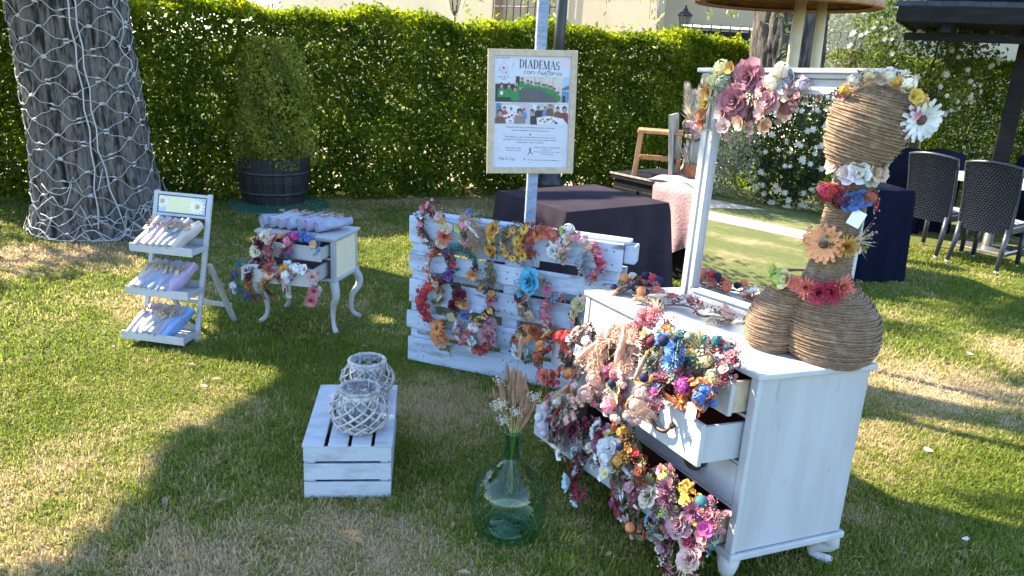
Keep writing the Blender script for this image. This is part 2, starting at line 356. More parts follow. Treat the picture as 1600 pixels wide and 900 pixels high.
petal_debris(2.72, 3.52, .016, 'small white petal on grass right of the largest petal')
petal_debris(1.83, 2.62, .014, 'white petal on grass near the back leg of the dresser')
petal_debris(3.02, 4.75, .020, 'white petal on sunlit grass in front of the wicker chairs')
petal_debris(-1.55, 3.6, .016, 'white petal in the sunlit grass left of the slatted crate')
petal_debris(-.62, 3.55, .014, 'pale petal on grass behind the slatted crate')

# gravel strip behind the hedge, and the path across the lawn that the mirror shows
PATHM = mat('pink_gravel', (.42,.31,.25), .95, (.33,.24,.19), scale=3, col3=(.50,.39,.32), scale3=60, lo3=.5, hi3=.7, bump=.6, bscale=120)
b = MB()
for x0 in range(-14, 14, 2):
    f = lambda x: 9.95+.43*(x+1)
    b.add([(x0, f(x0), .004), (x0+2, f(x0+2), .004), (x0+2, f(x0+2)+5.5, .004), (x0, f(x0)+5.5, .004)], [(0,1,2,3)])
structure(b.build('gravel_drive', PATHM))
b = MB(); pc = [(-9.6, -3), (-9.9, 1), (-10.3, 4.5), (-10.9, 8), (-12.0, 12), (-13.5, 16)]
for (x0, y0), (x1, y1) in zip(pc, pc[1:]): b.add([(x0-.75, y0, .004), (x0+.75, y0, .004), (x1+.75, y1, .004), (x1-.75, y1, .004)], [(0,1,2,3)])
structure(b.build('garden_path', PATHM))

# ------------------------------------------------------------------ hedges
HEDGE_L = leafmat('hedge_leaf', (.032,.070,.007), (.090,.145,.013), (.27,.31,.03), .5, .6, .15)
HEDGE_CORE = mat('hedge_inner_twigs', (.018,.022,.010), .95, (.035,.030,.018), scale=14, bump=1, bscale=20)
def hedge(name, label, A, B, h, thick, n, top0=.0, lower=.0, size=.05, m=HEDGE_L, gaps=True):
    A = np.array(A); B = np.array(B); Ln = np.linalg.norm(B-A); ang = math.atan2(B[1]-A[1], B[0]-A[0])
    root = thing(name, label, 'hedge', T(A[0], A[1], 0, math.degrees(ang)))
    st = MB()
    k = int(Ln/.22)
    for i in range(k):
        x = (i+rnd.random())*Ln/k; y = thick*.5+rnd.uniform(-.2, .2); pts = [(x, y, 0)]
        for z in (.3, .7, 1.2, h*.9): pts.append((x+rnd.uniform(-.12, .12), y+rnd.uniform(-.1, .1), z))
        st.tube(pts, [.018, .016, .012, .009, .004], 5)
    st.build('stems', TWIG, root)
    # leaves: a shell that bulges and thins; wave gives the clipped but uneven face
    x = nrg.uniform(0, Ln, n); q = nrg.uniform(0, 1, n)
    z = np.where(q < .86, lower+(h-lower)*nrg.uniform(0, 1, n)**1.12, h+nrg.normal(0, .035, n))
    wave = .06*np.sin(x*2.1)+.05*np.sin(x*5.3+z*3)+.04*np.sin(z*7+x*1.3)
    front = nrg.uniform(0, 1, n) < .62
    depth = np.abs(nrg.normal(0, .15, n))
    y = np.where(front, wave+depth, thick-wave-depth); y = np.where(q >= .86, nrg.uniform(0, thick, n), y)
    z = np.where(q >= .86, z+.05*np.sin(x*3.1)+.03*np.sin(x*9), z)
    clump = np.sin(x*11+2*np.sin(z*6))*np.sin(z*13+x*2)
    keep = clump+nrg.uniform(-.5, 1, n) > -.75
    if gaps:
        holes = np.sin(x*2.3+.9)*np.sin(x*5.9+.4) ; keep &= ~((z < .03+.40*np.clip(holes-.42, 0, 1)) & (nrg.uniform(0, 1, n) < .95))
    x, y, z, q = x[keep], y[keep], z[keep], q[keep]; P = np.stack([x, y, z], 1)
    v = np.clip(.42+.22*np.sin(x*6+z*4)*np.sin(z*5-x)+nrg.normal(0, .2, len(x))+.30*np.clip((z-h+.22)/.25, 0, 1), 0, 1)  # paler tint towards the top: the sunlit rim is put into the leaf colour
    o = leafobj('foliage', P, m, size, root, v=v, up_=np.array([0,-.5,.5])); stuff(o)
    # shoots poking out of the top
    ns = int(Ln*16); xs = nrg.uniform(0, Ln, ns); P = []
    for xx in xs:
        y0 = nrg.uniform(.02, thick*.6); hh = nrg.uniform(.04, .15)
        for t in range(5): P.append((xx+nrg.normal(0, .012), y0+nrg.normal(0, .012), h+hh*t/4))
    stuff(leafobj('shoots', np.array(P), m, size*.9, root, v=nrg.uniform(.6, 1, len(P)), up_=np.array([0,-.3,.6])))
    return root
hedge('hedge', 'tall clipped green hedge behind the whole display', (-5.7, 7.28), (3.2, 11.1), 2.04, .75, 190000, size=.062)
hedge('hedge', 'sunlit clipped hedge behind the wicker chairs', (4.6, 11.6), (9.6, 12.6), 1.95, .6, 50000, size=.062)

# ------------------------------------------------------------------ trees
def bark_trunk(path, radii, nseg, ring, seed, rough):
    """trunk as one displaced sheet: vertical furrows, plates and a flared foot"""
    rg = np.random.default_rng(seed); k = len(path); P = np.array(path); Rr = np.array(radii)
    t = np.linspace(0, k-1, nseg); c = np.stack([np.interp(t, range(k), P[:, i]) for i in range(3)], 1); r = np.interp(t, range(k), Rr)
    a = np.linspace(0, 2*PI, ring, endpoint=False); A, Zz = np.meshgrid(a, c[:, 2])
    ph = rg.uniform(0, 6, 12); D = np.zeros_like(A)
    for i, (fa, fz, am) in enumerate([(5, .9, .35), (9, 1.7, .5), (17, 2.6, .8), (27, 4.1, .9), (41, 7, .6), (63, 12, .35)]):
        D += am*np.sin(fa*A+1.3*np.sin(fz*Zz+ph[i])+ph[i+4])
    D += .5*np.sin(31*Zz+6*np.sin(3*A+ph[1]))*np.sin(23*A+ph[2])
    D = -np.abs(D)+1.0
    rad = r[:, None]+D*rough
    V = np.stack([c[:, 0:1]+rad*np.cos(A), c[:, 1:2]+rad*np.sin(A), Zz], 2).reshape(-1, 3)
    i, j = np.meshgrid(np.arange(nseg-1), np.arange(ring), indexing='ij'); j2 = (j+1) % ring
    F = np.stack([i*ring+j, i*ring+j2, (i+1)*ring+j2, (i+1)*ring+j], 2).reshape(-1, 4)
    return V, F
def limb(b, p0, p1, r0, r1, wob=.15, n=6):
    p0, p1 = Vector(p0), Vector(p1); pts = [p0.lerp(p1, i/n)+Vector((rnd.uniform(-wob, wob), rnd.uniform(-wob, wob), rnd.uniform(-wob, wob)))*(0 if i in (0, n) else 1) for i in range(n+1)]
    b.tube(pts, [r0+(r1-r0)*i/n for i in range(n+1)], 7)
CROWN = leafmat('tree_leaf', (.03,.06,.012), (.07,.12,.02), (.16,.22,.05), .35)
tree = thing('tree', 'big grey barked tree trunk wrapped in a net of lights', 'tree', T(0, 0))
TRUNK = [(-3.77,6.90,-.05),(-3.78,6.89,.10),(-3.80,6.87,.30),(-3.82,6.86,.8),(-3.86,6.85,1.5),(-3.90,6.84,2.2),(-3.95,6.85,3.1),(-3.98,6.86,3.6)]; TRAD = [.64,.57,.50,.455,.44,.43,.41,.40]
V, F = bark_trunk(TRUNK, TRAD, 260, 220, 3, .030)
put('trunk', npmesh('trunk', V, F, [BARK], None, True), tree)
b = MB()
for p1, r1 in (((-6.3,5.6,5.2),.09),((-5.2,4.4,5.0),.08),((-3.0,4.2,5.4),.09),((-1.9,6.2,5.6),.08),((-4.4,8.6,5.8),.09),((-6.6,7.6,6.0),.08),((-3.9,6.9,7.6),.08),((-4.7,3.2,4.6),.06),((-5.8,4.7,4.2),.06)):
    limb(b, (-3.98, 6.86, 3.4), p1, .2, r1)
b.build('limbs', BARK, tree)
# crown: unseen leaves shaped to cast the lawn's shade, with gaps for the lit patches
L1 = [(-3.37,4.77),(-3.26,5.24),(-2.87,5.57),(-2.07,5.01),(-1.78,4.43),(-1.78,4.01),(-1.33,4.08),(-1.2,3.82),(-1.29,3.42),(-1.52,3.07),(-1.38,2.66),(-1.45,2.21),(-1.64,2.13),(-2.6,2.2),(-3.6,3.4)]
L2 = [(-1.75,8.2),(-1.17,8.4),(-.62,4.5),(-.9,4.75),(-1.2,5.66)]
def inside(px, py, poly):
    c = np.zeros(len(px), bool); j = len(poly)-1
    for i in range(len(poly)):
        xi, yi = poly[i]; xj, yj = poly[j]
        c ^= ((yi > py) != (yj > py)) & (px < (xj-xi)*(py-yi)/(yj-yi+1e-12)+xi); j = i
    return c
cot = 1/math.tan(SUN_ELEV)
def crown_shade_pts(n, sx0, sx1, sy0, sy1, z0, z1, clear, clump=.5):
    x = nrg.uniform(sx0, sx1, n); y = nrg.uniform(sy0, sy1, n); z = nrg.uniform(z0, z1, n)
    nz = np.sin(x*2.3+1.7*np.sin(y*1.9))*np.sin(y*2.9+x)+.6*np.sin(x*5.1+y*3.7)*np.sin(y*6.1)
    k = nz+nrg.uniform(-.6, .6, n) > -clump
    for poly in clear: k &= ~inside(x, y, poly)
    x, y, z = x[k], y[k], z[k]
    return np.stack([x+SUN_XY.x*cot*z, y+SUN_XY.y*cot*z, z], 1)
Pc = [crown_shade_pts(34000, -2.6, .85, .4, 5.9, 3.4, 5.2, [L1, L2], 1.15), crown_shade_pts(5000, -5.5, -2.2, 1.2, 6.8, 3.2, 4.6, [L1], .2), crown_shade_pts(6500, -3.4, -1.0, 5.5, 8.6, 3.6, 5.4, [L1, L2], .3),
      crown_shade_pts(9000, 2.7, 7.5, 3.0, 6.3, 6.2, 8.0, [], -.25), crown_shade_pts(2200, 2.0, 4.2, 1.2, 3.0, 5.8, 7.2, [], -.2), crown_shade_pts(3000, .6, 2.4, -.5, 1.5, 4.6, 6.0, [], .2)]
stuff(leafobj('crown', np.concatenate(Pc), CROWN, .115, tree, aspect=.6))

# net of lights: wavy rows of white cable over the bark, a lamp at each crossing, two feeder cables
def trunk_at(z):
    zs = [p[2] for p in TRUNK]; return (np.interp(z, zs, [p[0] for p in TRUNK]), np.interp(z, zs, [p[1] for p in TRUNK]), np.interp(z, zs, TRAD))
net = thing('light_net', 'white net of fairy lights wrapped round the grey tree trunk', 'string lights', T(0, 0))
def onbark(a, z, off=.024):
    z = max(z, .03); cx, cy, r = trunk_at(z); return (cx+(r+off)*math.cos(a), cy+(r+off)*math.sin(a), z)
wires = MB(); NODES = []
rows = 24; cells = 16
for i in range(rows):
    z0 = .06+i*.104; pts = []
    for q in range(cells*8+1):
        u = q/8; a = u*2*PI/cells; sgn = 1 if (i % 2 == 0) else -1
        w = .042*math.cos(u*PI)*sgn
        jit = .014*math.sin(7*u+i*2.3)+.012*math.sin(2.3*u+i*5.1)
        pts.append(onbark(a, z0+w+jit+.05*math.sin(a*1.0+.6), .022+.012*abs(math.sin(3*u+i))))
        if q % 8 == 0: NODES.append(pts[-1])
    wires.tube(pts, .0030, 5)
for a0 in (R(299), R(305)):
    wires.tube([onbark(a0+(.02 if i % 2 else -.015)+(.16 if (i < 4) else 0)*(4-i)/4*(1 if a0 > R(302) else -.5), 2.6-i*0 if False else .12+i*.165, .036) for i in range(16)], .006, 6)
for s_ in range(16):
    a0 = rnd.uniform(R(180), R(345)); zz0 = rnd.uniform(.03, .5)*rnd.random(); wires.tube([onbark(a0+t*.11, zz0+.05*math.sin(t*1.3+s_)+.03*t*(rnd.random()-.35), .05) for t in range(10)], .0042, 5)
pts = []
for i in range(26):
    z = 2.5-i*.055; cx, cy, r = trunk_at(z); pts.append((cx+r+.05+.035*math.sin(i*1.1), cy-.12+.03*math.cos(i*1.7), z))
wires.tube(pts, .0045, 5)
wires.build('cable', CABLE, net)
bl = MB().tube([(-.022,0,0),(-.008,0,.003),(.008,0,.003),(.022,0,0)], [.005,.009,.009,.005], 6).mesh('lamp', [CABLE])
for x, y, z in NODES:
    cx, cy, r = trunk_at(z); a = math.atan2(y-cy, x-cx)
    if math.sin(a) > .25: continue
    put('lamp', bl, net, T(x, y, z, math.degrees(a)+90+rnd.uniform(-15, 15), 0, rnd.uniform(-20, 20)))

# second tree: dark trunk behind the mirror with long hanging twigs
tree2 = thing('tree', 'dark trunk standing behind the mirror with drooping green twigs', 'tree', T(0, 0))
V, F = bark_trunk([(3.30,10.0,0),(3.32,10.0,.4),(3.30,10.05,1.2),(3.25,10.1,2.2),(3.2,10.1,3.6),(3.0,10.0,4.6)], [.62,.5,.45,.43,.40,.34], 110, 120, 8, .022)
put('trunk', npmesh('trunk', V, F, [BARK2], None, True), tree2)
b = MB(); limb(b, (3.0,10,4.5), (-1.2,8.0,4.6), .22, .08, .1); limb(b, (3.0,10,4.5), (2.2,7.2,4.5), .18, .06, .1); limb(b, (3.0,10,4.5), (5.2,8.8,5.6), .2, .08); limb(b, (3.0,10,4.5), (3,11.5,7), .2, .08)
b.build('limbs', BARK2, tree2)
DROOP = leafmat('drooping_leaf', (.14,.18,.04), (.28,.33,.08), (.46,.48,.18), .45)
def hanging(x, y, ztop, zbot, n):
    st = MB(); P = []
    for s_ in range(n):
        ph = rnd.uniform(0, 6); zb = zbot+rnd.uniform(0, .2)*(ztop-zbot); x0 = x+rnd.uniform(-.16, .16); y0 = y+rnd.uniform(-.16, .16); dx = rnd.uniform(-.25, .25); pts = []
        m_ = 14
        for i in range(m_+1):
            t = i/m_; pts.append((x0+dx*t*t+.03*math.sin(5*t+ph), y0+.03*math.cos(4*t+ph), ztop+(zb-ztop)*t))
        st.tube(pts, [.006*(1-.7*i/m_) for i in range(m_+1)], 4)
        for i in range(3, m_+1):
            for q in range(7): P.append(Vector(pts[i])+Vector((rnd.gauss(0, .035), rnd.gauss(0, .035), rnd.gauss(0, .05))))
    o = st.build('hanging_twig', TWIG, tree2); stuff(leafobj('twig_leaves', np.array(P), DROOP, .06, o, aspect=.32, up_=np.array([0,-.5,0])))
for h_ in ((-.34,7.6,4.4,1.95,4),(.06,7.4,4.4,2.0,4),(.55,7.8,4.5,2.08,3),(1.15,7.6,4.5,1.86,3),(2.0,7.5,4.5,1.72,3),(2.3,7.3,4.4,1.62,3)): hanging(*h_)
P = np.stack([nrg.normal(3.2, 1.6, 6000), nrg.normal(10.6, 1.2, 6000), nrg.normal(6.4, .8, 6000)], 1)
stuff(leafobj('crown', P, CROWN, .11, tree2))

# shrubs by the gazebo: grey olive-like shrub, climbing white rose, and the planting the mirror shows
SHRUB_GREY = leafmat('grey_green_leaf', (.13,.15,.09), (.27,.29,.19), (.46,.46,.34), .35)
ROSE_LEAF = leafmat('rose_leaf', (.03,.06,.014), (.10,.16,.03), (.25,.30,.07), .42)
CONIFER = leafmat('golden_conifer', (.09,.125,.016), (.22,.25,.03), (.40,.40,.07), .4, .6)
LIME_L = leafmat('lime_leaf', (.12,.19,.02), (.26,.36,.04), (.42,.52,.09), .45)
DARK_L = leafmat('dark_leaf', (.012,.030,.010), (.03,.06,.018), (.07,.11,.03), .3)
ROSEW = mat('white_rose', (.80,.78,.70), .7, (.72,.70,.6), trans=.25)
def shrub(name, label, cat, c, rad, n, m, size, stem=True, aspect=.5, flat=0, hollow=.45):
    root = thing(name, label, cat, T(c[0], c[1], 0)); d = nrg.normal(size=(n, 3)); d /= np.linalg.norm(d, axis=1)[:, None]
    lump = 1+.16*np.sin(d[:, 0]*5+c[0])*np.sin(d[:, 2]*6)+.12*np.sin(d[:, 1]*9+d[:, 2]*4)
    rr = (hollow+(1-hollow)*nrg.uniform(0, 1, n)**.6)*lump
    P = d*rr[:, None]*np.array(rad)+np.array([0, 0, c[2]]); P = P[P[:, 2] > .03]
    v = np.clip(.45+.25*np.sin(P[:, 0]*8)*np.sin(P[:, 2]*7+P[:, 1]*3)+nrg.normal(0, .2, len(P)), 0, 1)
    stuff(leafobj('crown', P, m, size, root, v=v, aspect=aspect, up_=np.array([0,-.3,.4])))
    b = MB()
    for i in range(7):
        a = rnd.uniform(0, 6.28); b.tube([(.05*math.cos(a), .05*math.sin(a), 0), (.3*rad[0]*math.cos(a), .3*rad[1]*math.sin(a), c[2]*.6), (.7*rad[0]*math.cos(a), .7*rad[1]*math.sin(a), c[2]+.3*rad[2])], [.03, .02, .006], 5)
    b.build('stems', TWIG, root)
    return root
shrub('shrub', 'silvery grey green shrub between the dark trunk and the white roses', 'shrub', (4.5, 11.6, 1.9), (.75, .6, 1.25), 7000, SHRUB_GREY, .06, aspect=.28)
rose = shrub('climbing_rose', 'climbing rose covered in white blooms beside the gazebo roof', 'rose bush', (5.35, 10.9, 2.2), (.95, .6, 1.05), 8000, ROSE_LEAF, .065)
def white_blooms(root, n, c, rad, r0, facing):
    me = MB()
    for k_ in range(3):
        for j in range(6):
            a = j*PI/3+k_*.5; rr = (1, .75, .45)[k_]; zz = (0, .25, .45)[k_]
            me.add([(0,0,zz-.15),(rr*.5*math.cos(a-.5),rr*.5*math.sin(a-.5),zz+.1),(rr*math.cos(a),rr*math.sin(a),zz+.2),(rr*.5*math.cos(a+.5),rr*.5*math.sin(a+.5),zz+.1)], [(0,1,2,3)], 0, True)
    me = me.mesh('bloom', [ROSEW])
    for i in range(n):
        a = Vector((rnd.gauss(0, 1), rnd.gauss(0, 1), rnd.gauss(0, 1))).normalized(); f = Vector(facing)
        if a.dot(f) < 0: a = a-2*a.dot(f)*f
        p = Vector((a.x*rad[0], a.y*rad[1], a.z*rad[2]+c)); q = (a*.6+f*.8+Vector((0,0,.3))).to_track_quat('Z', 'Y')
        put('bloom', me, root, Matrix.Translation(p) @ q.to_matrix().to_4x4() @ Matrix.Scale(r0*rnd.uniform(.7, 1.25), 4))
white_blooms(rose, 85, 2.2, (.98, .62, 1.08), .05, (-.2,-.95,.1))
cb = thing('conifer', 'golden green conifer growing in the dark barrel planter', 'conifer', T(-2.70, 8.50, .42))
n = 15000; zc = nrg.uniform(0, 1, n)**1.1; an = nrg.uniform(0, 2*PI, n); rr = (.16+.27*np.sin(PI*np.clip(.30+zc*.66, 0, 1))**.7)*nrg.uniform(.35, 1.05, n)**.5*(1+.14*np.sin(an*5+zc*9))
P = np.stack([rr*np.cos(an), rr*np.sin(an), zc*1.35], 1)
stuff(leafobj('crown', P, CONIFER, .05, cb, aspect=.28, v=np.clip(.5+.3*np.sin(an*4+zc*11)+nrg.normal(0, .2, n), 0, 1), up_=np.array([0,0,.8])))
MB().tube([(0,0,0),(.01,0,.6),(0,.01,1.2)], [.03,.022,.008], 6).build('trunk', TWIG, cb)
# off to the left, seen in the mirror
wr = shrub('shrub', 'dark shrub with white flowers seen in the mirror', 'shrub', (-16.2, 4.1, 1.5), (1.1, 1.25, 1.6), 9000, DARK_L, .10); white_blooms(wr, 150, 1.5, (1.15, 1.3, 1.6), .085, (.98,-.1,.1))
shrub('shrub', 'bright lime green shrub seen low in the mirror', 'shrub', (-15.6, 2.9, .7), (.7, .55, .85), 4500, LIME_L, .09)
shrub('shrub', 'grey green shrub at the left in the mirror', 'shrub', (-15.6, 6.0, 1.6), (1.3, 1.1, 1.7), 9000, SHRUB_GREY, .10)
shrub('shrub', 'tall green conifer shrub at the back of the mirror view', 'shrub', (-19.5, 5.0, 2.6), (1.6, 2.6, 3.4), 12000, HEDGE_L, .17)
shrub('shrub', 'sunny yellow green bush behind the mirrored white flowers', 'shrub', (-19.5, 1.6, 2.6), (1.6, 2.2, 3.2), 9000, LIME_L, .15)
shrub('shrub', 'deep green bush at the far left of the mirror view', 'shrub', (-19.0, 9.0, 2.4), (1.8, 2.4, 3.2), 9000, DARK_L, .16)

# ------------------------------------------------------------------ house behind the hedge
house = thing('house', 'cream rendered house showing above the hedge with barred windows', 'house', T(0, 0))
HY, HY2, HX = 15.6, 17.4, 2.47
HROT = Matrix.Translation((HX, HY, 0)) @ Matrix.Rotation(R(-36), 4, 'Z') @ Matrix.Translation((-HX, -HY, 0))     # front wing stands at an angle
WX0, WX1 = -1.50, .40
b = MB()
b.box(-9, WX0, HY, HY+.3, 0, 5.2); b.box(WX1, HX, HY, HY+.3, 0, 5.2); b.box(WX0, WX1, HY, HY+.3, 0, 1.6); b.box(WX0, WX1, HY, HY+.3, 3.8, 5.2)
b.build('wall', CREAM_WALL, house, HROT)
b = MB(); b.box(HX-.3, 3.3, HY2, HY2+.3, 0, 5.2); b.box(4.95, 12, HY2, HY2+.3, 0, 5.2); b.box(3.3, 4.95, HY2, HY2+.3, 0, .9); b.box(3.3, 4.95, HY2, HY2+.3, 2.55, 5.2)
b.build('wall', CREAM_WALL, house)
b = MB(); b.prism([(-9.6, 5.2), (HX+.5, 5.2), (HX+.5, 5.34), (-9.6, 5.34)], HY-.5, HY+6); b.add([(-9.6,HY-.5,5.345),(HX+.5,HY-.5,5.345),(HX+.5,HY+5,7.4),(-9.6,HY+5,7.4)], [(0,1,2,3)])
b.build('roof', ROOF_TILE, house, HROT)
b = MB(); b.add([(HX,HY2-.5,5.3),(12.6,HY2-.5,5.3),(12.6,HY2+5,7.2),(HX,HY2+5,7.2)], [(0,1,2,3)]); b.build('roof', ROOF_TILE, house)
def grille_window(x0, x1, z0, z1, y, nb, split, M=None):
    f = MB(); f.box(x0, x1, y+.1, y+.16, z0, z0+.06); f.box(x0, x1, y+.1, y+.16, z1-.06, z1); f.box(x0, x0+.06, y+.1, y+.16, z0+.06, z1-.06); f.box(x1-.06, x1, y+.1, y+.16, z0+.06, z1-.06)
    w = f.build('window', SHUTTER, house, M)
    MB().box(x0+.06, x1-.06, y+.17, y+.19, z0+.06, z1-.06).build('pane', GLASS_DARK if not split else SHUTTER, w)
    bar = MB().tube([(0,0,z0-.05),(0,0,z1+.05)], .014, 6).mesh('bar', [BRONZE])
    for i in range(nb): put('bar', bar, w, T(x0-.03+(x1-x0+.06)*i/(nb-1), y-.06, 0))
    for z in (z0+.02, (z0+z1)/2, z1-.02): MB().tube([(x0-.05, y-.06, z), (x1+.05, y-.06, z)], .012, 6).build('bar', BRONZE, w)
grille_window(WX0+.04, WX1-.04, 1.65, 3.75, HY, 11, True, HROT)
grille_window(3.34, 4.91, .95, 2.5, HY2, 9, False)
def lantern(M, label):
    r = thing('wall_lantern', label, 'lantern', M)
    MB().lathe([(.055,0),(.07,.01),(.115,.26),(.12,.28)], 6, smooth=False).build('glass_body', thin_glass('lamp_glass', (.75,.75,.72)), r)
    fr = MB()
    for i in range(6): a = i*PI/3; fr.tube([(.058*math.cos(a), .058*math.sin(a), 0), (.118*math.cos(a), .118*math.sin(a), .28)], .007, 4)
    fr.build('frame', BLACK_IRON, r)
    MB().lathe([(.145,.275),(.15,.29),(.10,.34),(.045,.37),(.05,.40),(.02,.42),(.025,.45),(.005,.47)], 6, smooth=False).build('cap', BLACK_IRON, r)
    MB().lathe([(.02,-.09),(.03,-.05),(.055,-.02),(.06,0)], 8).build('base', BLACK_IRON, r); return r
l = lantern(T(2.98, HY-.12, 2.32), 'black wall lantern on a scrolled bracket at the house corner')
b = MB(); b.tube([(0,0,-.09),(-.2,.05,-.11),(-.47,.1,-.13)], .016, 6); b.tube([(-.47,.1,-.35),(-.3,.06,-.28),(-.2,.05,-.16),(-.27,.06,-.13),(-.3,.06,-.19)], .011, 6); b.tube([(-.49,.12,-.42),(-.49,.12,-.05)], .02, 6)
b.build('bracket', BLACK_IRON, l)
l = lantern(T(-1.34, 14.9, 2.42), 'black lantern on a post rising above the left of the hedge'); MB().lathe([(.05,-2.42),(.045,-1.2),(.03,-.5),(.03,-.08)], 8).build('post', BLACK_IRON, l)
# lamp post in front of the hedge
lp_ = thing('lamp_post', 'black iron lamp post with a flared base behind the framed poster', 'lamp post', T(.37, 9.0, 0))
MB().lathe([(.19,0),(.19,.10),(.17,.12),(.155,.30),(.165,.33),(.12,.38),(.10,.55),(.115,.58),(.10,.62),(.085,.9),(.07,1.1)], 16).build('base', BLACK_IRON, lp_)
MB().lathe([(.066,1.1),(.062,2.0),(.055,3.2)], 12).build('shaft', BLACK_IRON, lp_)
MB().lathe([(.08,3.2),(.14,3.5),(.15,3.52),(.06,3.65),(.01,3.72)], 8).build('lamp_head', BLACK_IRON, lp_)

# far building with a tiled roof at the right edge
fb = thing('outbuilding', 'distant building with a pinkish tiled roof at the right edge', 'building', T(17, 27))
MB().box(-4, 9, 0, 6, 0, 2.0).build('wall', CREAM_WALL, fb)
rf = MB(); rf.prism([(-4.4, 2.0), (9.4, 2.0), (9.4, 2.06), (-4.4, 2.06)], -.5, 6.4)
rr_ = rf.build('roof', ROOF_TILE, fb)
tile = MB().grid(lambda u, w: (.12*math.cos(PI*u), 3.6*w-.5, 2.10+.07*math.sin(PI*u)+w*1.5), 6, 1).mesh('roof_tile', [ROOF_TILE])
for i in range(56): put('roof_tile', tile, rr_, T(-4.3+i*.245, 0, 0))
l = lantern(T(11.8, 21.0, 2.05), 'small lantern in front of the far tiled roof'); MB().lathe([(.04,-2.05),(.03,-.08)], 6).build('post', BLACK_IRON, l)

# ------------------------------------------------------------------ gazebo
gz = thing('gazebo', 'black timber gazebo with a dark shingled roof at the right edge', 'gazebo', T(4.66, 9.40, .05, -30))
b = MB(); b.add([(-.35,-.35,2.42),(4.6,-.35,2.42),(2.1,1.8,3.5),(-.35,4.2,2.42)], [(0,1,2),(0,2,3)]); b.add([(-.35,-.35,2.30),(4.6,-.35,2.30),(4.6,4.2,2.30),(-.35,4.2,2.30)], [(0,3,2,1)])
b.box(-.36, 4.6, -.37, -.33, 2.28, 2.44); b.box(-.37, -.33, -.33, 4.2, 2.28, 2.44)
gr = b.build('roof', BLACKWOOD, gz)
sh_ = MB().box(-.075, .075, -.13, 0, 0, .014).mesh('shingle', [DARK_TILE])
dn = Vector((2.15, 2.15, 1.08))
for r_ in range(9):
    t = r_/9.2; x0 = -.40+2.45*t; x1 = 4.65-2.45*t; y = -.38+2.15*t; z = 2.43+1.08*t; k_ = int((x1-x0)/.155)
    for i in range(k_): put('shingle', sh_, gr, T(x0+(i+.5)*.155+(.07 if r_ % 2 else 0), y+.13, z+.065+rnd.uniform(0, .006), 0, 26.5))
for x, y in ((.98, .72), (4.2, .1), (.1, 3.8), (4.2, 3.8)): MB().box(x-.09, x+.09, y-.09, y+.09, -.05, 2.3).build('post', BLACKWOOD, gz, bev=.008)
for i in range(5): MB().box(.1+i*.95, .2+i*.95, -.28, 4.1, 2.18, 2.30).build('rafter', BLACKWOOD, gz)
MB().box(-.28, 4.4, -.05, .07, 2.10, 2.18).build('beam', BLACKWOOD, gz)

# ------------------------------------------------------------------ furniture on the right
def chair(M, label, group='black wicker dining chairs'):
    r = thing('wicker_chair', label, 'chair', M, group)
    W, H0, H1 = .46, .36, 1.0
    def back(u, w, off):
        z = H0+(H1-H0)*w+.03*math.sin(PI*u)*w; x = (-W/2+W*u)*(1+.05*w); y = -.02-.10*w*w-.06*math.sin(PI*u)+off; return (x, y, z)
    b = MB(); b.grid(lambda u, w: back(u, w, .012), 8, 8); b.build('backrest', RATTAN, r)
    # woven strands: rows of over-under bumps, one joined weave
    wv = MB(); nr, nc = 30, 16
    for i in range(nr):
        for j in range(nc):
            u0, u1 = (j+.06+(.5 if i % 2 else 0))/(nc+.5), (j+.94+(.5 if i % 2 else 0))/(nc+.5); w0, w1 = (i+.12)/nr, (i+.88)/nr
            um, wm = (u0+u1)/2, (w0+w1)/2
            p = [back(u0, w0, .006), back(um, w0, -.010), back(u1, w0, .006), back(u1, w1, .006), back(um, w1, -.010), back(u0, w1, .006), back(um, wm, -.014)]
            wv.add(p, [(0,1,6),(1,2,6),(2,3,6),(3,4,6),(4,5,6),(5,0,6)], 0, True)
    stuff(wv.build('weave', RATTAN, r))
    MB().tube([back(0, t/8, 0) for t in range(9)]+[back(t/8, 1, 0) for t in range(1, 9)]+[back(1, 1-t/8, 0) for t in range(1, 9)], .016, 7).build('back_rim', RATTAN, r)
    MB().box(-W/2, W/2, -.02, .44, .36, .455).build('seat', RATTAN, r, bev=.03, seg=3)
    MB().grid(lambda u, w: ((u-.5)*.42, .02+.40*w, .457+.03*math.sin(PI*u)**.5*math.sin(PI*w)**.5), 8, 8).build('cushion', GREY_CLOTH, r)
    for sx in (-1, 1):
        MB().tube([(sx*.215, -.03, .42), (sx*.215, -.05, .25), (sx*.225, -.11, .03)], [.028, .026, .02], 8).build('leg', RATTAN, r)
        MB().tube([(sx*.205, .41, .40), (sx*.205, .42, .03)], [.027, .022], 8).build('leg', RATTAN, r)
        MB().lathe([(.019, 0), (.019, .035)], 8, M=T(sx*.226, -.113, 0)).build('foot', STEEL, r); MB().lathe([(.019, 0), (.019, .035)], 8, M=T(sx*.205, .42, 0)).build('foot', STEEL, r)
    return r
chair(T(4.50, 7.30, 0, -52), 'black wicker chair nearest the camera, in front of the white table')
chair(T(4.20, 7.80, 0, -56), 'black wicker chair beside the navy tablecloth, left of the nearer one')
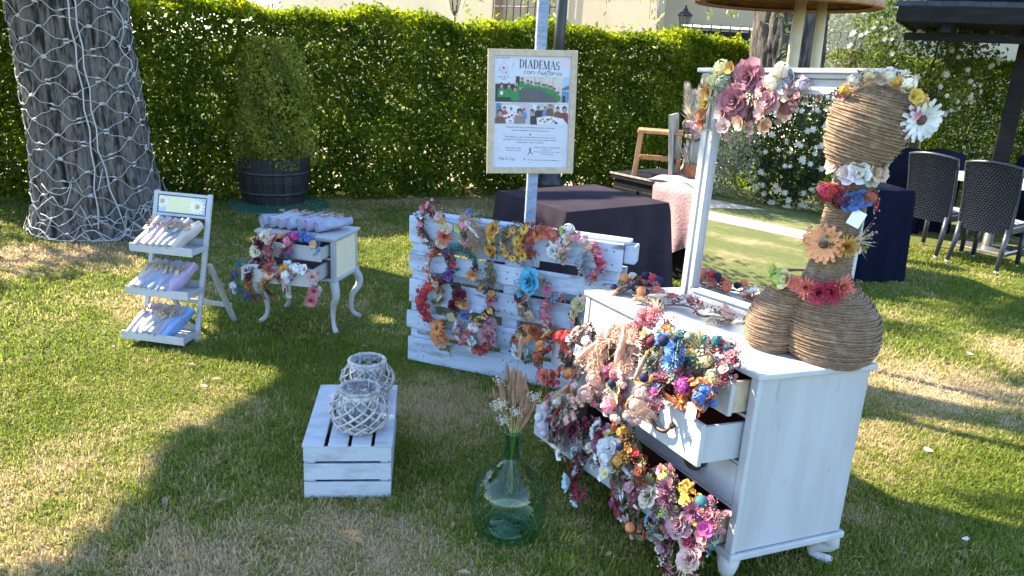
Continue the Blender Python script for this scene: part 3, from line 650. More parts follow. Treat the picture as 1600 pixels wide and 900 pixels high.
def cover_chair(M, label):
    r = thing('covered_chair', label, 'chair', M, 'chairs under navy covers')
    b = MB()
    b.grid(lambda u, w: ((u-.5)*.50*(1-.06*w+.05*math.sin(9*u)*(1-w)), -.03+.02*math.sin(u*14)*(1-w)-.05*w, w*(.92+.05*math.sin(PI*u))), 14, 10)
    b.grid(lambda u, w: ((u-.5)*.49*(1-.06*w), .06-.06*w, w*(.92+.05*math.sin(PI*u))), 10, 8)
    b.box(-.245, -.235, -.05, .42, 0, .5); b.box(.235, .245, -.05, .42, 0, .5); b.box(-.24, .24, .06, .42, .46, .50)
    b.build('cover', NAVY_CLOTH, r)
    for sx in (-.2, .2):
        for y in (0, .38): MB().box(sx-.015, sx+.015, y-.015, y+.015, 0, .46).build('leg', RATTAN, r)
    return r
cover_chair(T(4.42, 8.85, 0, -10), 'navy covered chair left of its twin behind the wicker chairs'); cover_chair(T(4.86, 9.0, 0, -10), 'navy covered chair right of its twin behind the wicker chairs')
cover_chair(T(5.98, 8.95, 0, -70), 'navy covered chair at the right edge under the gazebo post')
tb = thing('garden_table', 'pale topped garden table between the wicker chairs', 'table', T(5.35, 7.95, 0, -52))
MB().box(-1.0, .9, -.42, .45, .72, .75).build('table_top', mat('pale_top', (.62,.60,.58), .35, (.56,.54,.52)), tb, bev=.006)
MB().lathe([(.05,.03),(.045,.72)], 14, M=T(-.35,0,0)).build('leg', STEEL, tb); MB().lathe([(.05,.03),(.045,.72)], 14, M=T(.5,0,0)).build('leg', STEEL, tb)
MB().box(-.62, -.08, -.28, .28, 0, .03).build('base', STEEL, tb, bev=.006); MB().box(.24, .76, -.28, .28, 0, .03).build('base', STEEL, tb, bev=.006)

def cloth(name, label, M, w, d, h, m, seed, amp=.03, drop=None, floor=.01):
    """cloth over a rectangular table: x in [-w,0], y in [0,d]; skirts fall in folds"""
    rg = random.Random(seed); drop = h-floor if drop is None else drop; b = MB(); per = []
    N = 26
    for (x0, y0), (x1, y1), k_ in (((-w,0),(0,0),N),((0,0),(0,d),N),((0,d),(-w,d),N),((-w,d),(-w,0),N)):
        for i in range(k_):
            t = i/k_; nx, ny = (y1-y0), -(x1-x0); l_ = math.hypot(nx, ny); per.append((x0+(x1-x0)*t, y0+(y1-y0)*t, nx/l_, ny/l_, t))
    ph = [rg.uniform(0, 6) for _ in range(6)]; n_ = len(per); rows_ = 12; V = []; F = []
    for r_ in range(rows_+1):
        t = r_/rows_
        for q, (x, y, nx, ny, tt) in enumerate(per):
            s = q/n_*2*PI
            fold = math.sin(s*9+ph[0]+.6*math.sin(s*4+ph[1]))+.5*math.sin(s*21+ph[2]); corner = (1-min(tt, 1-tt)*6) if min(tt, 1-tt) < 1/6 else 0
            o_ = amp*t**.8*(fold+1.0)+.05*t*corner+.008*(1 if t > 0 else 0)
            px, py = nx, ny
            if tt == 0: pn = per[q-1]; px, py = (nx+pn[2])*.7, (ny+pn[3])*.7
            z = h-drop*t-.006*t*math.sin(s*5+ph[3]) if t > 0 else h
            V.append((x+px*o_, y+py*o_, max(z, .008)))
    for r_ in range(rows_):
        for q in range(n_): F.append((r_*n_+q, (r_+1)*n_+q, (r_+1)*n_+(q+1) % n_, r_*n_+(q+1) % n_))
    b.add(V, F, 0, True)
    b.grid(lambda u, v_: (-w+w*u, d*v_, h+.003*math.sin(u*17+v_*5)*math.sin(v_*9)*(1 if 0 < u < 1 and 0 < v_ < 1 else 0)+.0004), 14, 14)
    return tag(b.build(name, m, None, M), label, 'tablecloth')
def plain_table(M, w, d, h, label):
    r = thing('folding_table', label, 'table', M); MB().box(-w+.006, -.006, .006, d-.006, h-.035, h-.006).build('table_top', WOOD_PALE, r)
    for x in (-w+.06, -.06):
        for y in (.06, d-.06): MB().lathe([(.016, 0), (.016, h-.035)], 8, M=T(x, y, 0)).build('leg', STEEL, r)
TM = T(.342, 5.084, 0, math.degrees(2.207)-180)
plain_table(TM, .834, .979, .75, 'table hidden under the dark plum cloth behind the pallet'); cloth('tablecloth', 'dark plum cloth over the square table behind the pallet', TM, .834, .979, .75, DARK_CLOTH, 2, .034)
NM_ = T(3.42, 6.62, 0, 8)
plain_table(NM_, 1.25, .62, .80, 'table hidden under the navy cloth behind the mirror'); cloth('tablecloth', 'navy cloth to the grass over the table behind the mirror', NM_, 1.25, .62, .80, NAVY_CLOTH, 5, .040)

# ------------------------------------------------------------------ chest, stool and ornaments behind the table
CA = math.degrees(math.atan2(6.28-6.79, 1.26-.84))
CM = T(.84, 6.79, 0, CA)
ch = thing('blanket_chest', 'old black wooden chest behind the dark plum table', 'chest', CM)
MB().box(0, 1.0, .0, .62, .04, .74).build('body', BLACKWOOD, ch, bev=.008)
for i in range(3): MB().box(.02+i*.33, .30+i*.33, -.012, 0, .10, .68).build('panel', BLACKWOOD, ch, bev=.005)
MB().box(-.02, 1.02, -.02, .64, .745, .80).build('lid', BLACKWOOD, ch, bev=.006)
MB().box(-.025, 1.025, -.026, -.02, .785, .801).build('edge_strip', WOOD_GREY, ch)
for x in (.06, .94):
    for y in (.06, .56): MB().box(x-.04, x+.04, y-.04, y+.04, 0, .04).build('foot', BLACKWOOD, ch)
st = thing('stool', 'small honey coloured wooden stool on the black chest', 'stool', CM @ T(.29, .22, .80, 40))
MB().box(-.19, .19, -.12, .12, .36, .39).build('seat', WOOD_ORANGE, st, bev=.006)
for sx in (-1, 1):
    for sy in (-1, 1): MB().prism([(-.02,0),(.02,0),(.02,.36),(-.02,.36)], -.015, .015).build('leg', WOOD_ORANGE, st, Matrix(((1,0,-sx*.13,sx*.185),(0,1,-sy*.09,sy*.115),(0,0,1,0),(0,0,0,1))), bev=.003)
    MB().box(-.012, .012, -.09, .09, .12, .16).build('stretcher', WOOD_ORANGE, st, T(sx*.163, 0, 0))
MB().box(-.15, .15, -.012, .012, .13, .17).build('stretcher', WOOD_ORANGE, st)
pf = thing('picture_frame', 'tall weathered frame leaning against the stool', 'picture frame', CM @ T(.47, .24, .80, 120, -6))
b = MB(); b.box(-.16, -.12, -.015, .015, 0, .54); b.box(.12, .16, -.015, .015, 0, .54); b.box(-.12, .12, -.015, .015, 0, .045); b.box(-.12, .12, -.015, .015, .495, .54)
b.build('frame', WOOD_GREY, pf, bev=.003)
MB().box(-.12, .12, -.004, .006, .045, .495).build('backing', mat('kraft_back', (.36,.30,.24), .8), pf)
MB().lathe([(.012,0),(.03,.02),(.035,.10),(.02,.16),(.028,.2)], 10, M=T(0,-.03,.16)).build('ornament', WOOD_GREY, pf)
gc = MB(); gc.grid(lambda u, w: (.42+.58*u, -.03+.60*w-.02*math.sin(u*9), .806+.03*abs(math.sin(u*7+w*4))*abs(math.sin(w*6+u*2))), 20, 16)
tag(gc.build('grey_cloth', GREY_CLOTH, None, CM), 'crumpled mauve grey cloth spread on the black chest', 'cloth')
pk = MB(); pk.grid(lambda u, w: (.52+.46*u+.02*math.sin(w*9)+.03*w, (.26-.32*w*2 if w < .5 else -.065-.02*math.sin(u*14)*(w-.5)*2-.03*(w-.5)), (.842+.01*math.sin(u*13) if w < .42 else .842-(w-.42)/.58*(.56+.06*math.sin(u*5)))), 26, 30)
tag(pk.build('knitted_throw', PINK_KNIT, None, CM), 'pale pink knitted throw hanging over the front of the chest', 'throw')
wp = thing('wooden_pedestal', 'white washed tapered wooden pedestal holding the pampas posy', 'pedestal', CM @ T(.43, .50, .83, 20))
MB().lathe([(.10,0),(.10,.02),(.075,.06),(.062,.28),(.085,.30),(.085,.33)], 4, smooth=False).build('body', WOOD_GREY, wp, bev=.004)
posy = thing('dried_posy', 'pampas plumes and a pink hydrangea standing on the pedestal', 'posy', CM @ T(.43, .50, 1.16, 20))
PAMPAS = mat('pampas_cream', (.74,.68,.58), .95, (.56,.47,.35), trans=.3)
def plume(b, base, tip, w, n, seed):
    rg = random.Random(seed); base, tip = Vector(base), Vector(tip); ax = tip-base
    for i in range(n):
        t = rg.random()**.8; p = base+ax*(.22+.78*t); d = (Vector((rg.gauss(0,1), rg.gauss(0,1), 0)).normalized()*w*(1-.75*t)*1.1+ax.normalized()*.09)*rg.uniform(.6, 1.1); s_ = d.cross(Vector((rg.gauss(0,1), rg.gauss(0,1), .3))).normalized()*.007
        b.add([p-s_, p+s_, p+d], [(0,1,2)])
    b.tube([base, base+ax*.5, tip], [.004,.003,.001], 4)
for k_, (tx, ty, tz) in enumerate(((-.10,0,.36),(.02,.02,.42),(.09,-.02,.38),(-.05,.05,.30))):
    b = MB(); plume(b, (0,0,0), (tx,ty,tz), .085, 800, k_); b.build('pampas_plume', PAMPAS, posy)
PB = CM @ T(.66, .27, .845, 0)
bk = thing('wicker_basket', 'small round wicker basket of rolled fans on the grey cloth', 'basket', PB)
b = MB(); b.lathe([(.075,0),(.088,.05),(.092,.10)], 24, caps=(True, False))
for i in range(8):
    z = .008+i*.013; b.tube([((.080+.0016*i*1.0+.004*(1 if (j+i) % 2 else -1))*math.cos(j*PI/12), (.080+.0016*i+.004*(1 if (j+i) % 2 else -1))*math.sin(j*PI/12), z) for j in range(24)], .007, 5, closed=True)
b.build('body', WICKER_TAN, bk)
for k_ in range(13):
    a = rnd.uniform(0, 6.28); dx, dy = rnd.uniform(-.16, .03), rnd.uniform(-.06, .06)
    tag(MB().tube([(.03*math.cos(a), .03*math.sin(a), .02), (.03*math.cos(a)+dx, .03*math.sin(a)+dy, .24+rnd.uniform(-.03, .03))], .006, 5).build('bamboo_stick', WOOD_PALE, None, PB), 'pale bamboo stick standing in the small wicker basket', 'stick', 'sticks in the wicker basket')

# ------------------------------------------------------------------ post and framed poster
po_ = thing('wrapped_post', 'blue grey wrapped square post holding the framed poster', 'post', T(.085, 4.66, 0, 8))
MB().box(-.032, .032, -.025, .025, 0, 3.3).build('shaft', TIN_BLUE, po_, bev=.008)
b = MB()
for i in range(40):
    z = .1+i*.08; b.tube([(-.033,-.026,z),(.033,-.026,z+.03),(.033,.026,z+.045),(-.033,.026,z+.06)], .0022, 4, closed=False)
b.build('wrapping_seam', TIN_BLUE, po_)
PM_ = T(.055, 4.615, 1.42, 7, 0, -2.0)      # poster centre; slightly turned and out of level like the photo
ps = thing('framed_poster', 'pale wood framed poster with photographs and Spanish text on the post', 'poster', PM_)
PW, PH, FW = .52, .71, .036
for x0, x1, z0, z1 in ((-PW/2, -PW/2+FW, -PH/2, PH/2), (PW/2-FW, PW/2, -PH/2, PH/2), (-PW/2+FW, PW/2-FW, -PH/2, -PH/2+FW), (-PW/2+FW, PW/2-FW, PH/2-FW, PH/2)):
    MB().box(x0, x1, -.014, .012, z0, z1).build('frame_bar', WOOD_FRAME, ps, bev=.002)
sheet = MB().box(-PW/2+FW-.002, PW/2-FW+.002, -.002, .006, -PH/2+FW-.002, PH/2-FW+.002).build('sheet', PAPER, ps)
IW, IH = PW-2*FW, PH-2*FW
def u2(u, v): return (-IW/2+IW*u, IH/2-IH*v)          # 0..1 from the top left of the sheet
def flat(b, pts, layer, m=0):
    """flat print, pts in sheet fractions"""
    b.poly([(u2(u, v)[0], -.0024-.0003*layer, u2(u, v)[1]) for u, v in pts][::-1], m)
def ribbon(b, pts, w, layer=1, m=0):
    ww = w if isinstance(w, (list, tuple)) else [w]*len(pts)
    P = [Vector(u2(*p)) for p in pts]; 
    for i in range(len(P)-1):
        d = P[i+1]-P[i]
        if d.length < 1e-6: continue
        nn_ = Vector((-d.y, d.x)).normalized(); d_ = d.normalized()
        q = [P[i]-nn_*ww[i]/2-d_*ww[i]*.15, P[i]+nn_*ww[i]/2-d_*ww[i]*.15, P[i+1]+nn_*ww[i+1]/2+d_*ww[i+1]*.15, P[i+1]-nn_*ww[i+1]/2+d_*ww[i+1]*.15]
        b.poly([(x.x, -.0024-.0003*layer-.00002*i, x.y) for x in q])
def arc(cx, cy, rx, ry, a0, a1, n=12): return [(cx+rx*math.cos(R(a0+(a1-a0)*i/n)), cy-ry*math.sin(R(a0+(a1-a0)*i/n))) for i in range(n+1)]
# title: thick and thin serif capitals drawn stroke by stroke in a 0..1 box
GL = {'D': (.78, [([(.16,0),(.16,1)],.15),([(.0,0),(.30,0)],.05),([(.0,1),(.30,1)],.05),(arc(.24,.5,.46,.5,90,-90),[.05,.05,.07,.10,.13,.15,.16,.15,.13,.10,.07,.05,.05])]),
      'I': (.40, [([(.16,0),(.16,1)],.15),([(.0,0),(.32,0)],.05),([(.0,1),(.32,1)],.05)]),
      'A': (.80, [([(.06,1),(.40,0)],.05),([(.38,0),(.70,1)],.15),([(.18,.66),(.58,.66)],.05),([(-.03,1),(.16,1)],.05),([(.58,1),(.82,1)],.05)]),
      'E': (.66, [([(.16,0),(.16,1)],.15),([(.0,0),(.56,0)],.05),([(.0,1),(.58,1)],.05),([(.16,.48),(.46,.48)],.05),([(.56,0),(.56,.16)],.05),([(.58,1),(.58,.82)],.05),([(.46,.38),(.46,.58)],.05)]),
      'M': (1.0, [([(.10,0),(.08,1)],.05),([(.10,0),(.46,1)],.14),([(.46,1),(.80,0)],.05),([(.82,0),(.84,1)],.15),([(-.02,1),(.18,1)],.05),([(.70,1),(.98,1)],.05),([(-.02,0),(.12,0)],.05),([(.80,0),(.96,0)],.05)]),
      'S': (.62, [(arc(.27,.26,.22,.24,20,250,10),[.05,.05,.06,.07,.08,.10,.12,.13,.14,.14,.14]),(arc(.27,.74,.23,.25,75,-160,10),[.14,.14,.14,.13,.12,.10,.09,.07,.06,.05,.05]),([(.48,.05),(.48,.22)],.05),([(.03,.95),(.03,.78)],.05)])}
b = MB(); x = .325; sc_, scy = .0745, .072; y0 = .030
for c_ in 'DIADEMAS':
    adv, strokes = GL[c_]
    for pts, w in strokes:
        ribbon(b, [(x+p[0]*sc_*1.12, y0+p[1]*scy+.030*(x-.3)) for p in pts], [q*.043 for q in w] if isinstance(w, list) else w*.043, 2)
    x += adv*sc_*1.12+.006
b.build('title_lettering', INK, ps)
# handwriting: single pen strokes
HW = {'c': (.62,[arc(.32,.5,.26,.5,50,320,10)]),'o': (.66,[arc(.32,.5,.27,.5,90,460,12)]),'n': (.74,[[(.08,.05),(.05,1)],arc(.36,.55,.28,.5,180,0,8)+[(.64,1),(.74,.85)]]),
      'h': (.76,[[(.22,-.95),(.30,-1.1),(.26,-.7),(.05,1)],arc(.36,.55,.28,.48,180,0,8)+[(.62,1),(.76,.85)]]),'i': (.34,[[(.14,.05),(.10,.85),(.2,1),(.34,.8)],[(.20,-.62),(.23,-.48)]]),
      's': (.50,[[(.0,.95),(.24,.08),(.36,.02),(.26,.3),(.42,.68),(.30,1.0),(.04,.95)]]),'t': (.50,[[(.34,-1.1),(.16,1.2),(.04,1.7)],[(-.06,-.12),(.62,-.25)]]),
      'r': (.56,[[(.10,.1),(.06,1)],[(.07,.6),(.25,.15),(.46,.1)]]),'a': (.70,[arc(.30,.55,.26,.45,60,390,12),[(.58,.1),(.56,.85),(.72,1)]]),' ': (.45,[]),
      'E': (.8,[arc(.42,-.35,.3,.42,60,270,9)+arc(.42,.55,.36,.48,90,320,9)]),'l': (.34,[[(.08,.8),(.28,-1.1),(.14,-.9),(.14,.8),(.34,.9)]]),'g': (.66,[arc(.3,.5,.26,.5,60,390,10),[(.56,.1),(.5,1.5),(.25,1.9),(.02,1.5)]]),
      'e': (.58,[[(.06,.55),(.46,.4)]+arc(.28,.5,.22,.5,20,320,10)]),'u': (.7,[[(.08,.05),(.1,.8),(.3,1),(.52,.7),(.56,.05),(.56,.85),(.7,1)]]),'y': (.66,[[(.08,.05),(.12,.7),(.3,.9),(.52,.6)],[(.56,.05),(.46,1.6),(.2,1.9),(.0,1.5)]]),'T': (.7,[[(.0,-.9),(.75,-1.0)],[(.4,-.95),(.25,1)]])}
def write(b, text, x, y, h, w, pen, slope, layer=2):
    for c_ in text:
        adv, st_ = HW[c_]
        for pts in st_: ribbon(b, [(x+(p[0]-.10*p[1])*w, y+p[1]*h+slope*(x-.3)) for p in pts], pen, layer)
        x += adv*w
b = MB(); write(b, 'con historia', .385, .128, .024, .0735, .0024, .022); b.build('script_lettering', INK, ps)
b = MB(); write(b, 'Elige la Tuya', .075, .920, .013, .030, .0012, .03); b.build('script_lettering', INK, ps)
# small text lines
def textmesh(s_, size):
    cu = bpy.data.curves.new('line', 'FONT'); cu.body = s_; cu.size = size; cu.align_x = 'CENTER'; cu.resolution_u = 1
    o = bpy.data.objects.new('line', cu); COL.objects.link(o); dg = bpy.context.evaluated_depsgraph_get()
    me = bpy.data.meshes.new_from_object(o.evaluated_get(dg)); bpy.data.objects.remove(o); me.materials.clear(); me.materials.append(INK); return me
for s_, u, v, size in (('Más allá de la moda, cada diadema cuenta su historia', .49, .640, .0135), ('para acompañarte en un día tan especial', .49, .667, .0135),
        ('Cada diadema ha sido creada y donada por las mujeres de la', .49, .728, .0125), ('Asociación de voluntarias de la comarca, cuyo trabajo artesano', .49, .752, .0125), ('refleja tiempo, cariño y tradición', .49, .776, .0125),
        ('Piezas únicas, hechas', .27, .826, .0115), ('con amor y a mano', .27, .848, .0115), ('El importe íntegro de tu compra irá', .72, .822, .0105), ('destinado a la', .72, .842, .0105), ('Asociación Española Contra el Cáncer', .72, .862, .0105), ('de Ciudad Rodrigo', .72, .884, .0105),
        ('y llévate un recuerdo lleno de significado', .67, .938, .0115), ('ASOCIACIÓN', .115, .026, .0125), ('Mujeres Rurales', .125, .190, .0105), ('Unidas', .125, .207, .0105)):
    x_, z_ = u2(u, v); put('text_line', textmesh(s_, size), ps, T(x_, -.0031, z_, 0, 90, 1.2))
RED = mat('print_red', (.55,.05,.07), .6); PINKP = mat('print_pink', (.78,.45,.42), .6); GREYP = mat('print_grey', (.35,.36,.40), .6)
def heart(b, u, v, r, layer=2): flat(b, [(u+r*.9*math.sin(t)**3*IH/IW, v-r*(.8125*math.cos(t)-.3125*math.cos(2*t)-.125*math.cos(3*t)-.0625*math.cos(4*t))) for t in [i*2*PI/20 for i in range(20)]], layer)
b = MB(); heart(b, .125, .105, .014); heart(b, .085, .128, .008); heart(b, .155, .145, .010); heart(b, .42, .923, .009, 2); heart(b, .49, .955, .006); b.build('printed_heart', RED, ps)
b = MB(); heart(b, .49, .697, .010); b.build('printed_heart', INK, ps)
b = MB()
for cx, cy, r_ in ((.085,.128,.022),(.155,.145,.026)): ribbon(b, arc(cx, cy, r_*IH/IW, r_, 0, 360, 18), .0016)
ribbon(b, [(.125,.04),(.125,.06),(.085,.085),(.072,.11)], .0018); ribbon(b, [(.125,.06),(.165,.085),(.182,.12)], .0018); ribbon(b, [(.235,.10),(.25,.05)], .0014); ribbon(b, [(.225,.085),(.243,.075),(.262,.06)], .0014); ribbon(b, [(.225,.11),(.238,.1),(.262,.085)], .0014)
ribbon(b, [(.10,.70),(.42,.70)], .0008); ribbon(b, [(.56,.70),(.86,.706)], .0008); ribbon(b, [(.44,.805),(.97,.812),(.97,.905),(.44,.898),(.44,.805)], .0008)
hp = [(.075+.034*math.sin(t)**3, .838-.026*(.8125*math.cos(t)-.3125*math.cos(2*t)-.125*math.cos(3*t)-.0625*math.cos(4*t))) for t in [i*2*PI/20 for i in range(21)]]; ribbon(b, hp, .0012)
ribbon(b, [(.93,.885),(.935,.84)], .0012)
for q in range(4): ribbon(b, [(.932,.875-.009*q),(.95,.866-.009*q)], .0012); ribbon(b, [(.932,.875-.009*q),(.914,.866-.009*q)], .0012)
b.build('line_drawing', GREYP, ps)
b = MB(); ribbon(b, [(.465,.882),(.50,.845),(.507,.83),(.495,.822),(.483,.83),(.49,.845),(.525,.882)], .0042); b.build('ribbon_emblem', mat('print_green', (.05,.10,.07), .6), ps)
b = MB()
for a_ in range(5): ribbon(b, arc(.915+.018*math.cos(a_*1.26), .062+.011*math.sin(a_*1.26), .014, .009, 0, 360, 10), .0034)
for q in ((.86,.05),(.88,.042),(.95,.085),(.965,.095),(.84,.045)): ribbon(b, [q, (q[0]+.018, q[1]-.008)], .002)
b.build('printed_flower', PINKP, ps)
# three printed photographs, as flat print
PH_ = {'wall': (.55,.50,.46), 'sky': (.32,.48,.66), 'green': (.02,.21,.05), 'stone': (.085,.09,.10), 'dark': (.035,.03,.035), 'skin': (.42,.25,.19), 'hair': (.05,.04,.04), 'brown': (.14,.075,.055), 'white': (.62,.62,.66), 'maroon': (.20,.035,.055), 'blue': (.10,.22,.42), 'grey': (.20,.19,.18), 'pale': (.46,.44,.47), 'tan': (.40,.28,.17), 'roof': (.16,.11,.10), 'red': (.42,.04,.09)}
PHM = {k_: mat('print_'+k_, v_, .5, tuple(q*.8 for q in v_), scale=90) for k_, v_ in PH_.items()}
def photo(items):
    b = MB(); names = []
    for lay, (mn, pts) in enumerate(items):
        if mn not in names: names.append(mn)
        flat(b, pts, 1+lay*.35, names.index(mn))
    return b.build('photograph', [PHM[k_] for k_ in names], ps)
def rect(u0, v0, u1, v1, s0=0, s1=0): return [(u0, v0), (u1, v0+s1), (u1, v1+s1), (u0, v1)]
def blob(u, v, ru, rv, n=10): return [(u+ru*math.cos(i*2*PI/n), v+rv*math.sin(i*2*PI/n)) for i in range(n)]
def person(u, v, col, s=1.0, hair='hair'):
    return [(col, [(u-.042*s, v+.075*s), (u-.036*s, v+.026*s), (u-.015*s, v+.014*s), (u+.015*s, v+.014*s), (u+.036*s, v+.026*s), (u+.042*s, v+.075*s)]), (hair, blob(u, v-.004*s, .019*s, .017*s)), ('skin', blob(u, v+.004*s, .0145*s, .0135*s))]
it = [('wall', rect(.265,.178,.985,.405,0,.0)), ('wall', rect(.02,.235,.27,.405)), ('dark', rect(.02,.245,.27,.405)), ('sky', rect(.90,.185,.985,.405)), ('roof', [(.89,.28),(.985,.25),(.985,.29),(.89,.30)]), ('blue', rect(.89,.305,.985,.405)), ('dark', rect(.90,.345,.94,.405)), ('dark', rect(.285,.178,.335,.26))]
for u in (.53, .60, .77): it.append(('grey', rect(u, .18, u+.004, .29)))
for u, v in ((.365,.205),(.30,.245),(.44,.225),(.485,.235),(.545,.245),(.585,.245),(.64,.258),(.675,.258),(.715,.27),(.75,.276),(.79,.29),(.84,.325)): it += person(u, v, 'green', .95)
it += [('stone', [(.25,.385),(.36,.28),(.45,.272),(.62,.295),(.70,.325),(.80,.35),(.84,.405),(.25,.405)])]
for u, v in ((.10,.262),(.195,.262),(.275,.29)): it += person(u, v, 'green', 1.35)
it += [('white', blob(.10,.325,.022,.020)), ('green', [(.03,.405),(.05,.33),(.24,.32),(.26,.405)])] if False else [('white', blob(.10,.325,.022,.020))]
photo(it)
it = [('pale', rect(.02,.415,.47,.598)), ('blue', rect(.03,.415,.10,.50)), ('white', rect(.12,.43,.33,.50))]
for a_ in ((.07,.465,'grey',1.0),(.145,.465,'red',1.1),(.23,.47,'white',.9),(.32,.48,'pale',.8),(.40,.48,'blue',1.0)): it += person(*a_)
it += [('white', [(.10,.53),(.25,.50),(.38,.52),(.34,.59),(.12,.595)])]+[(c_, blob(u, v, .02, .010)) for c_, u, v in (('red',.24,.525),('maroon',.20,.54),('tan',.27,.55),('brown',.16,.55),('red',.30,.53),('tan',.22,.575))]
it += person(.085,.505,'brown',1.9)+person(.345,.50,'grey',1.9)
photo([(m_, [(max(.02, min(.47, u)), max(.415, min(.598, v))) for u, v in p_]) for m_, p_ in it])
it = [('pale', rect(.485,.42,.985,.605)), ('white', rect(.51,.425,.57,.47)), ('tan', rect(.72,.42,.80,.53)), ('white', rect(.80,.425,.985,.50)), ('dark', rect(.60,.475,.72,.54))]
for a_ in ((.585,.46,'dark',1.1),(.68,.462,'blue',1.0),(.74,.44,'brown',1.2),(.845,.465,'brown',1.3),(.935,.47,'maroon',1.7)): it += person(*a_)
it += [('white', [(.56,.545),(.72,.525),(.92,.55),(.985,.605),(.56,.605)])]+[(c_, blob(u, v, .022, .010)) for c_, u, v in (('tan',.65,.555),('brown',.72,.56),('grey',.80,.575),('tan',.76,.55),('tan',.68,.58),('dark',.83,.59),('tan',.62,.57))]+person(.505,.50,'dark',1.7)
photo([(m_, [(max(.485, min(.985, u)), max(.42, min(.605, v))) for u, v in p_]) for m_, p_ in it])

# ------------------------------------------------------------------ tiered stand with fabric pouches
EM = T(-1.845, 4.24, 0, -10)
ez = thing('display_stand', 'white A-frame display stand with three tilted trays and a daisy sign', 'display stand', EM)
EW = .375; LEAN = R(15.5)
def onlean(s_): return (s_*math.sin(LEAN), s_*math.cos(LEAN))         # y,z at distance s up the rail
for x in (-EW, -.028):
    y1, z1 = onlean(.88); MB().add([(x,0,0),(x+.028,0,0),(x+.028,.022,0),(x,.022,0),(x,y1,z1),(x+.028,y1,z1),(x+.028,y1+.022,z1),(x,y1+.022,z1)], [(0,3,2,1),(4,5,6,7),(0,1,5,4),(1,2,6,5),(2,3,7,6),(3,0,4,7)]).build('rail', WHITE, ez, bev=.003)
    y2, z2 = onlean(.46); MB().add([(x,.40,0),(x+.028,.40,0),(x+.028,.43,0),(x,.43,0),(x,y2+.03,z2),(x+.028,y2+.03,z2),(x+.028,y2+.06,z2),(x,y2+.06,z2)], [(0,3,2,1),(4,5,6,7),(0,1,5,4),(1,2,6,5),(2,3,7,6),(3,0,4,7)]).build('rear_leg', WHITE, ez, T(.012 if x > -.1 else -.012, 0, 0), bev=.003)
MB().box(-EW, 0, .375, .395, .10, .13).build('rear_stretcher', WHITE, ez, bev=.003)
y1, z1 = onlean(.87); y0_, z0_ = onlean(.735)
LM = Matrix.Translation((0, y0_, z0_)) @ Matrix.Rotation(-LEAN, 4, 'X')
b = MB(); b.box(-EW+.028, -.028, 0, .018, 0, .016); b.box(-EW+.028, -.028, 0, .018, .125, .142); b.build('header_rail', WHITE, ez, LM, bev=.002)
sg = MB().box(-EW+.03, -.03, .006, .012, .016, .125).build('sign_panel', mat('navy_border', (.03,.05,.08), .5), ez, LM)
MB().box(-EW+.036, -.036, .003, .006, .022, .119).build('sign_print', mat('print_bluegrey', (.45,.52,.60), .5, (.40,.46,.54)), sg)
MB().box(-EW+.085, -.10, .001, .003, .026, .115).build('sign_print', mat('print_yellow', (.72,.67,.40), .5, (.68,.62,.36)), sg)
WP_, OP_ = mat('print_white', (.80,.82,.86), .5), mat('print_orange', (.65,.32,.04), .5)
for cx, cz, r_ in ((-.085,.068,.050),(-EW+.06,.085,.045)):
    b = MB()
    for k_ in range(13):
        a = k_*2*PI/13; p = [(0,.16),(.09,.6),(.06,.95),(0,1.0),(-.06,.95),(-.09,.6)]
        pts = [(cx+r_*(q*1.6*math.cos(a)-s_*math.sin(a)), -.0004-.0001*k_, cz+r_*(q*1.6*math.sin(a)+s_*math.cos(a))) for q, s_ in p]
        b.poly([(max(-EW+.037, min(-.037, x)), y, max(.023, min(.118, z))) for x, y, z in pts])
    b.poly([(cx+r_*.28*math.cos(i*.52), -.003, cz+r_*.28*math.sin(i*.52)) for i in range(12)], 1)
    b.build('printed_daisy', [WP_, OP_], sg, LM.inverted() @ LM)
def fabric(name, col, col2, sc=26):
    m, n, out = nmat(name); L = n.links.new; tc = node(n, 'ShaderNodeTexCoord'); p = node(n, 'ShaderNodeBsdfPrincipled'); p.inputs['Roughness'].default_value = .55; p.inputs['Coat Weight'].default_value = .25; p.inputs['Coat Roughness'].default_value = .25
    oi = node(n, 'ShaderNodeObjectInfo'); ws = []
    for d_ in ('X', 'Y'):
        w = node(n, 'ShaderNodeTexWave', wave_type='BANDS', bands_direction=d_); w.inputs['Scale'].default_value = sc; w.inputs['Distortion'].default_value = .6; L(tc.outputs['Object'], w.inputs['Vector']); ws.append(w.outputs['Fac'])
    a = node(n, 'ShaderNodeMath', operation='MULTIPLY'); L(ws[0], a.inputs[0]); L(ws[1], a.inputs[1])
    mx = node(n, 'ShaderNodeMix', data_type='RGBA'); L(a.outputs[0], mx.inputs[0]); mx.inputs[6].default_value = c4(col); mx.inputs[7].default_value = c4(col2); hs = node(n, 'ShaderNodeHueSaturation')
    r = node(n, 'ShaderNodeMapRange'); r.inputs['To Min'].default_value = .85; r.inputs['To Max'].default_value = 1.12; L(oi.outputs['Random'], r.inputs[0]); L(r.outputs[0], hs.inputs['Value']); L(mx.outputs[2], hs.inputs['Color']); L(hs.outputs[0], p.inputs['Base Color'])
    nz = node(n, 'ShaderNodeTexNoise'); nz.inputs['Scale'].default_value = 28; L(tc.outputs['Object'], nz.inputs['Vector']); bp = node(n, 'ShaderNodeBump'); bp.inputs['Strength'].default_value = .6; bp.inputs['Distance'].default_value = .006; L(nz.outputs['Fac'], bp.inputs['Height']); L(bp.outputs[0], p.inputs['Normal'])
    L(p.outputs[0], out.inputs[0]); return m
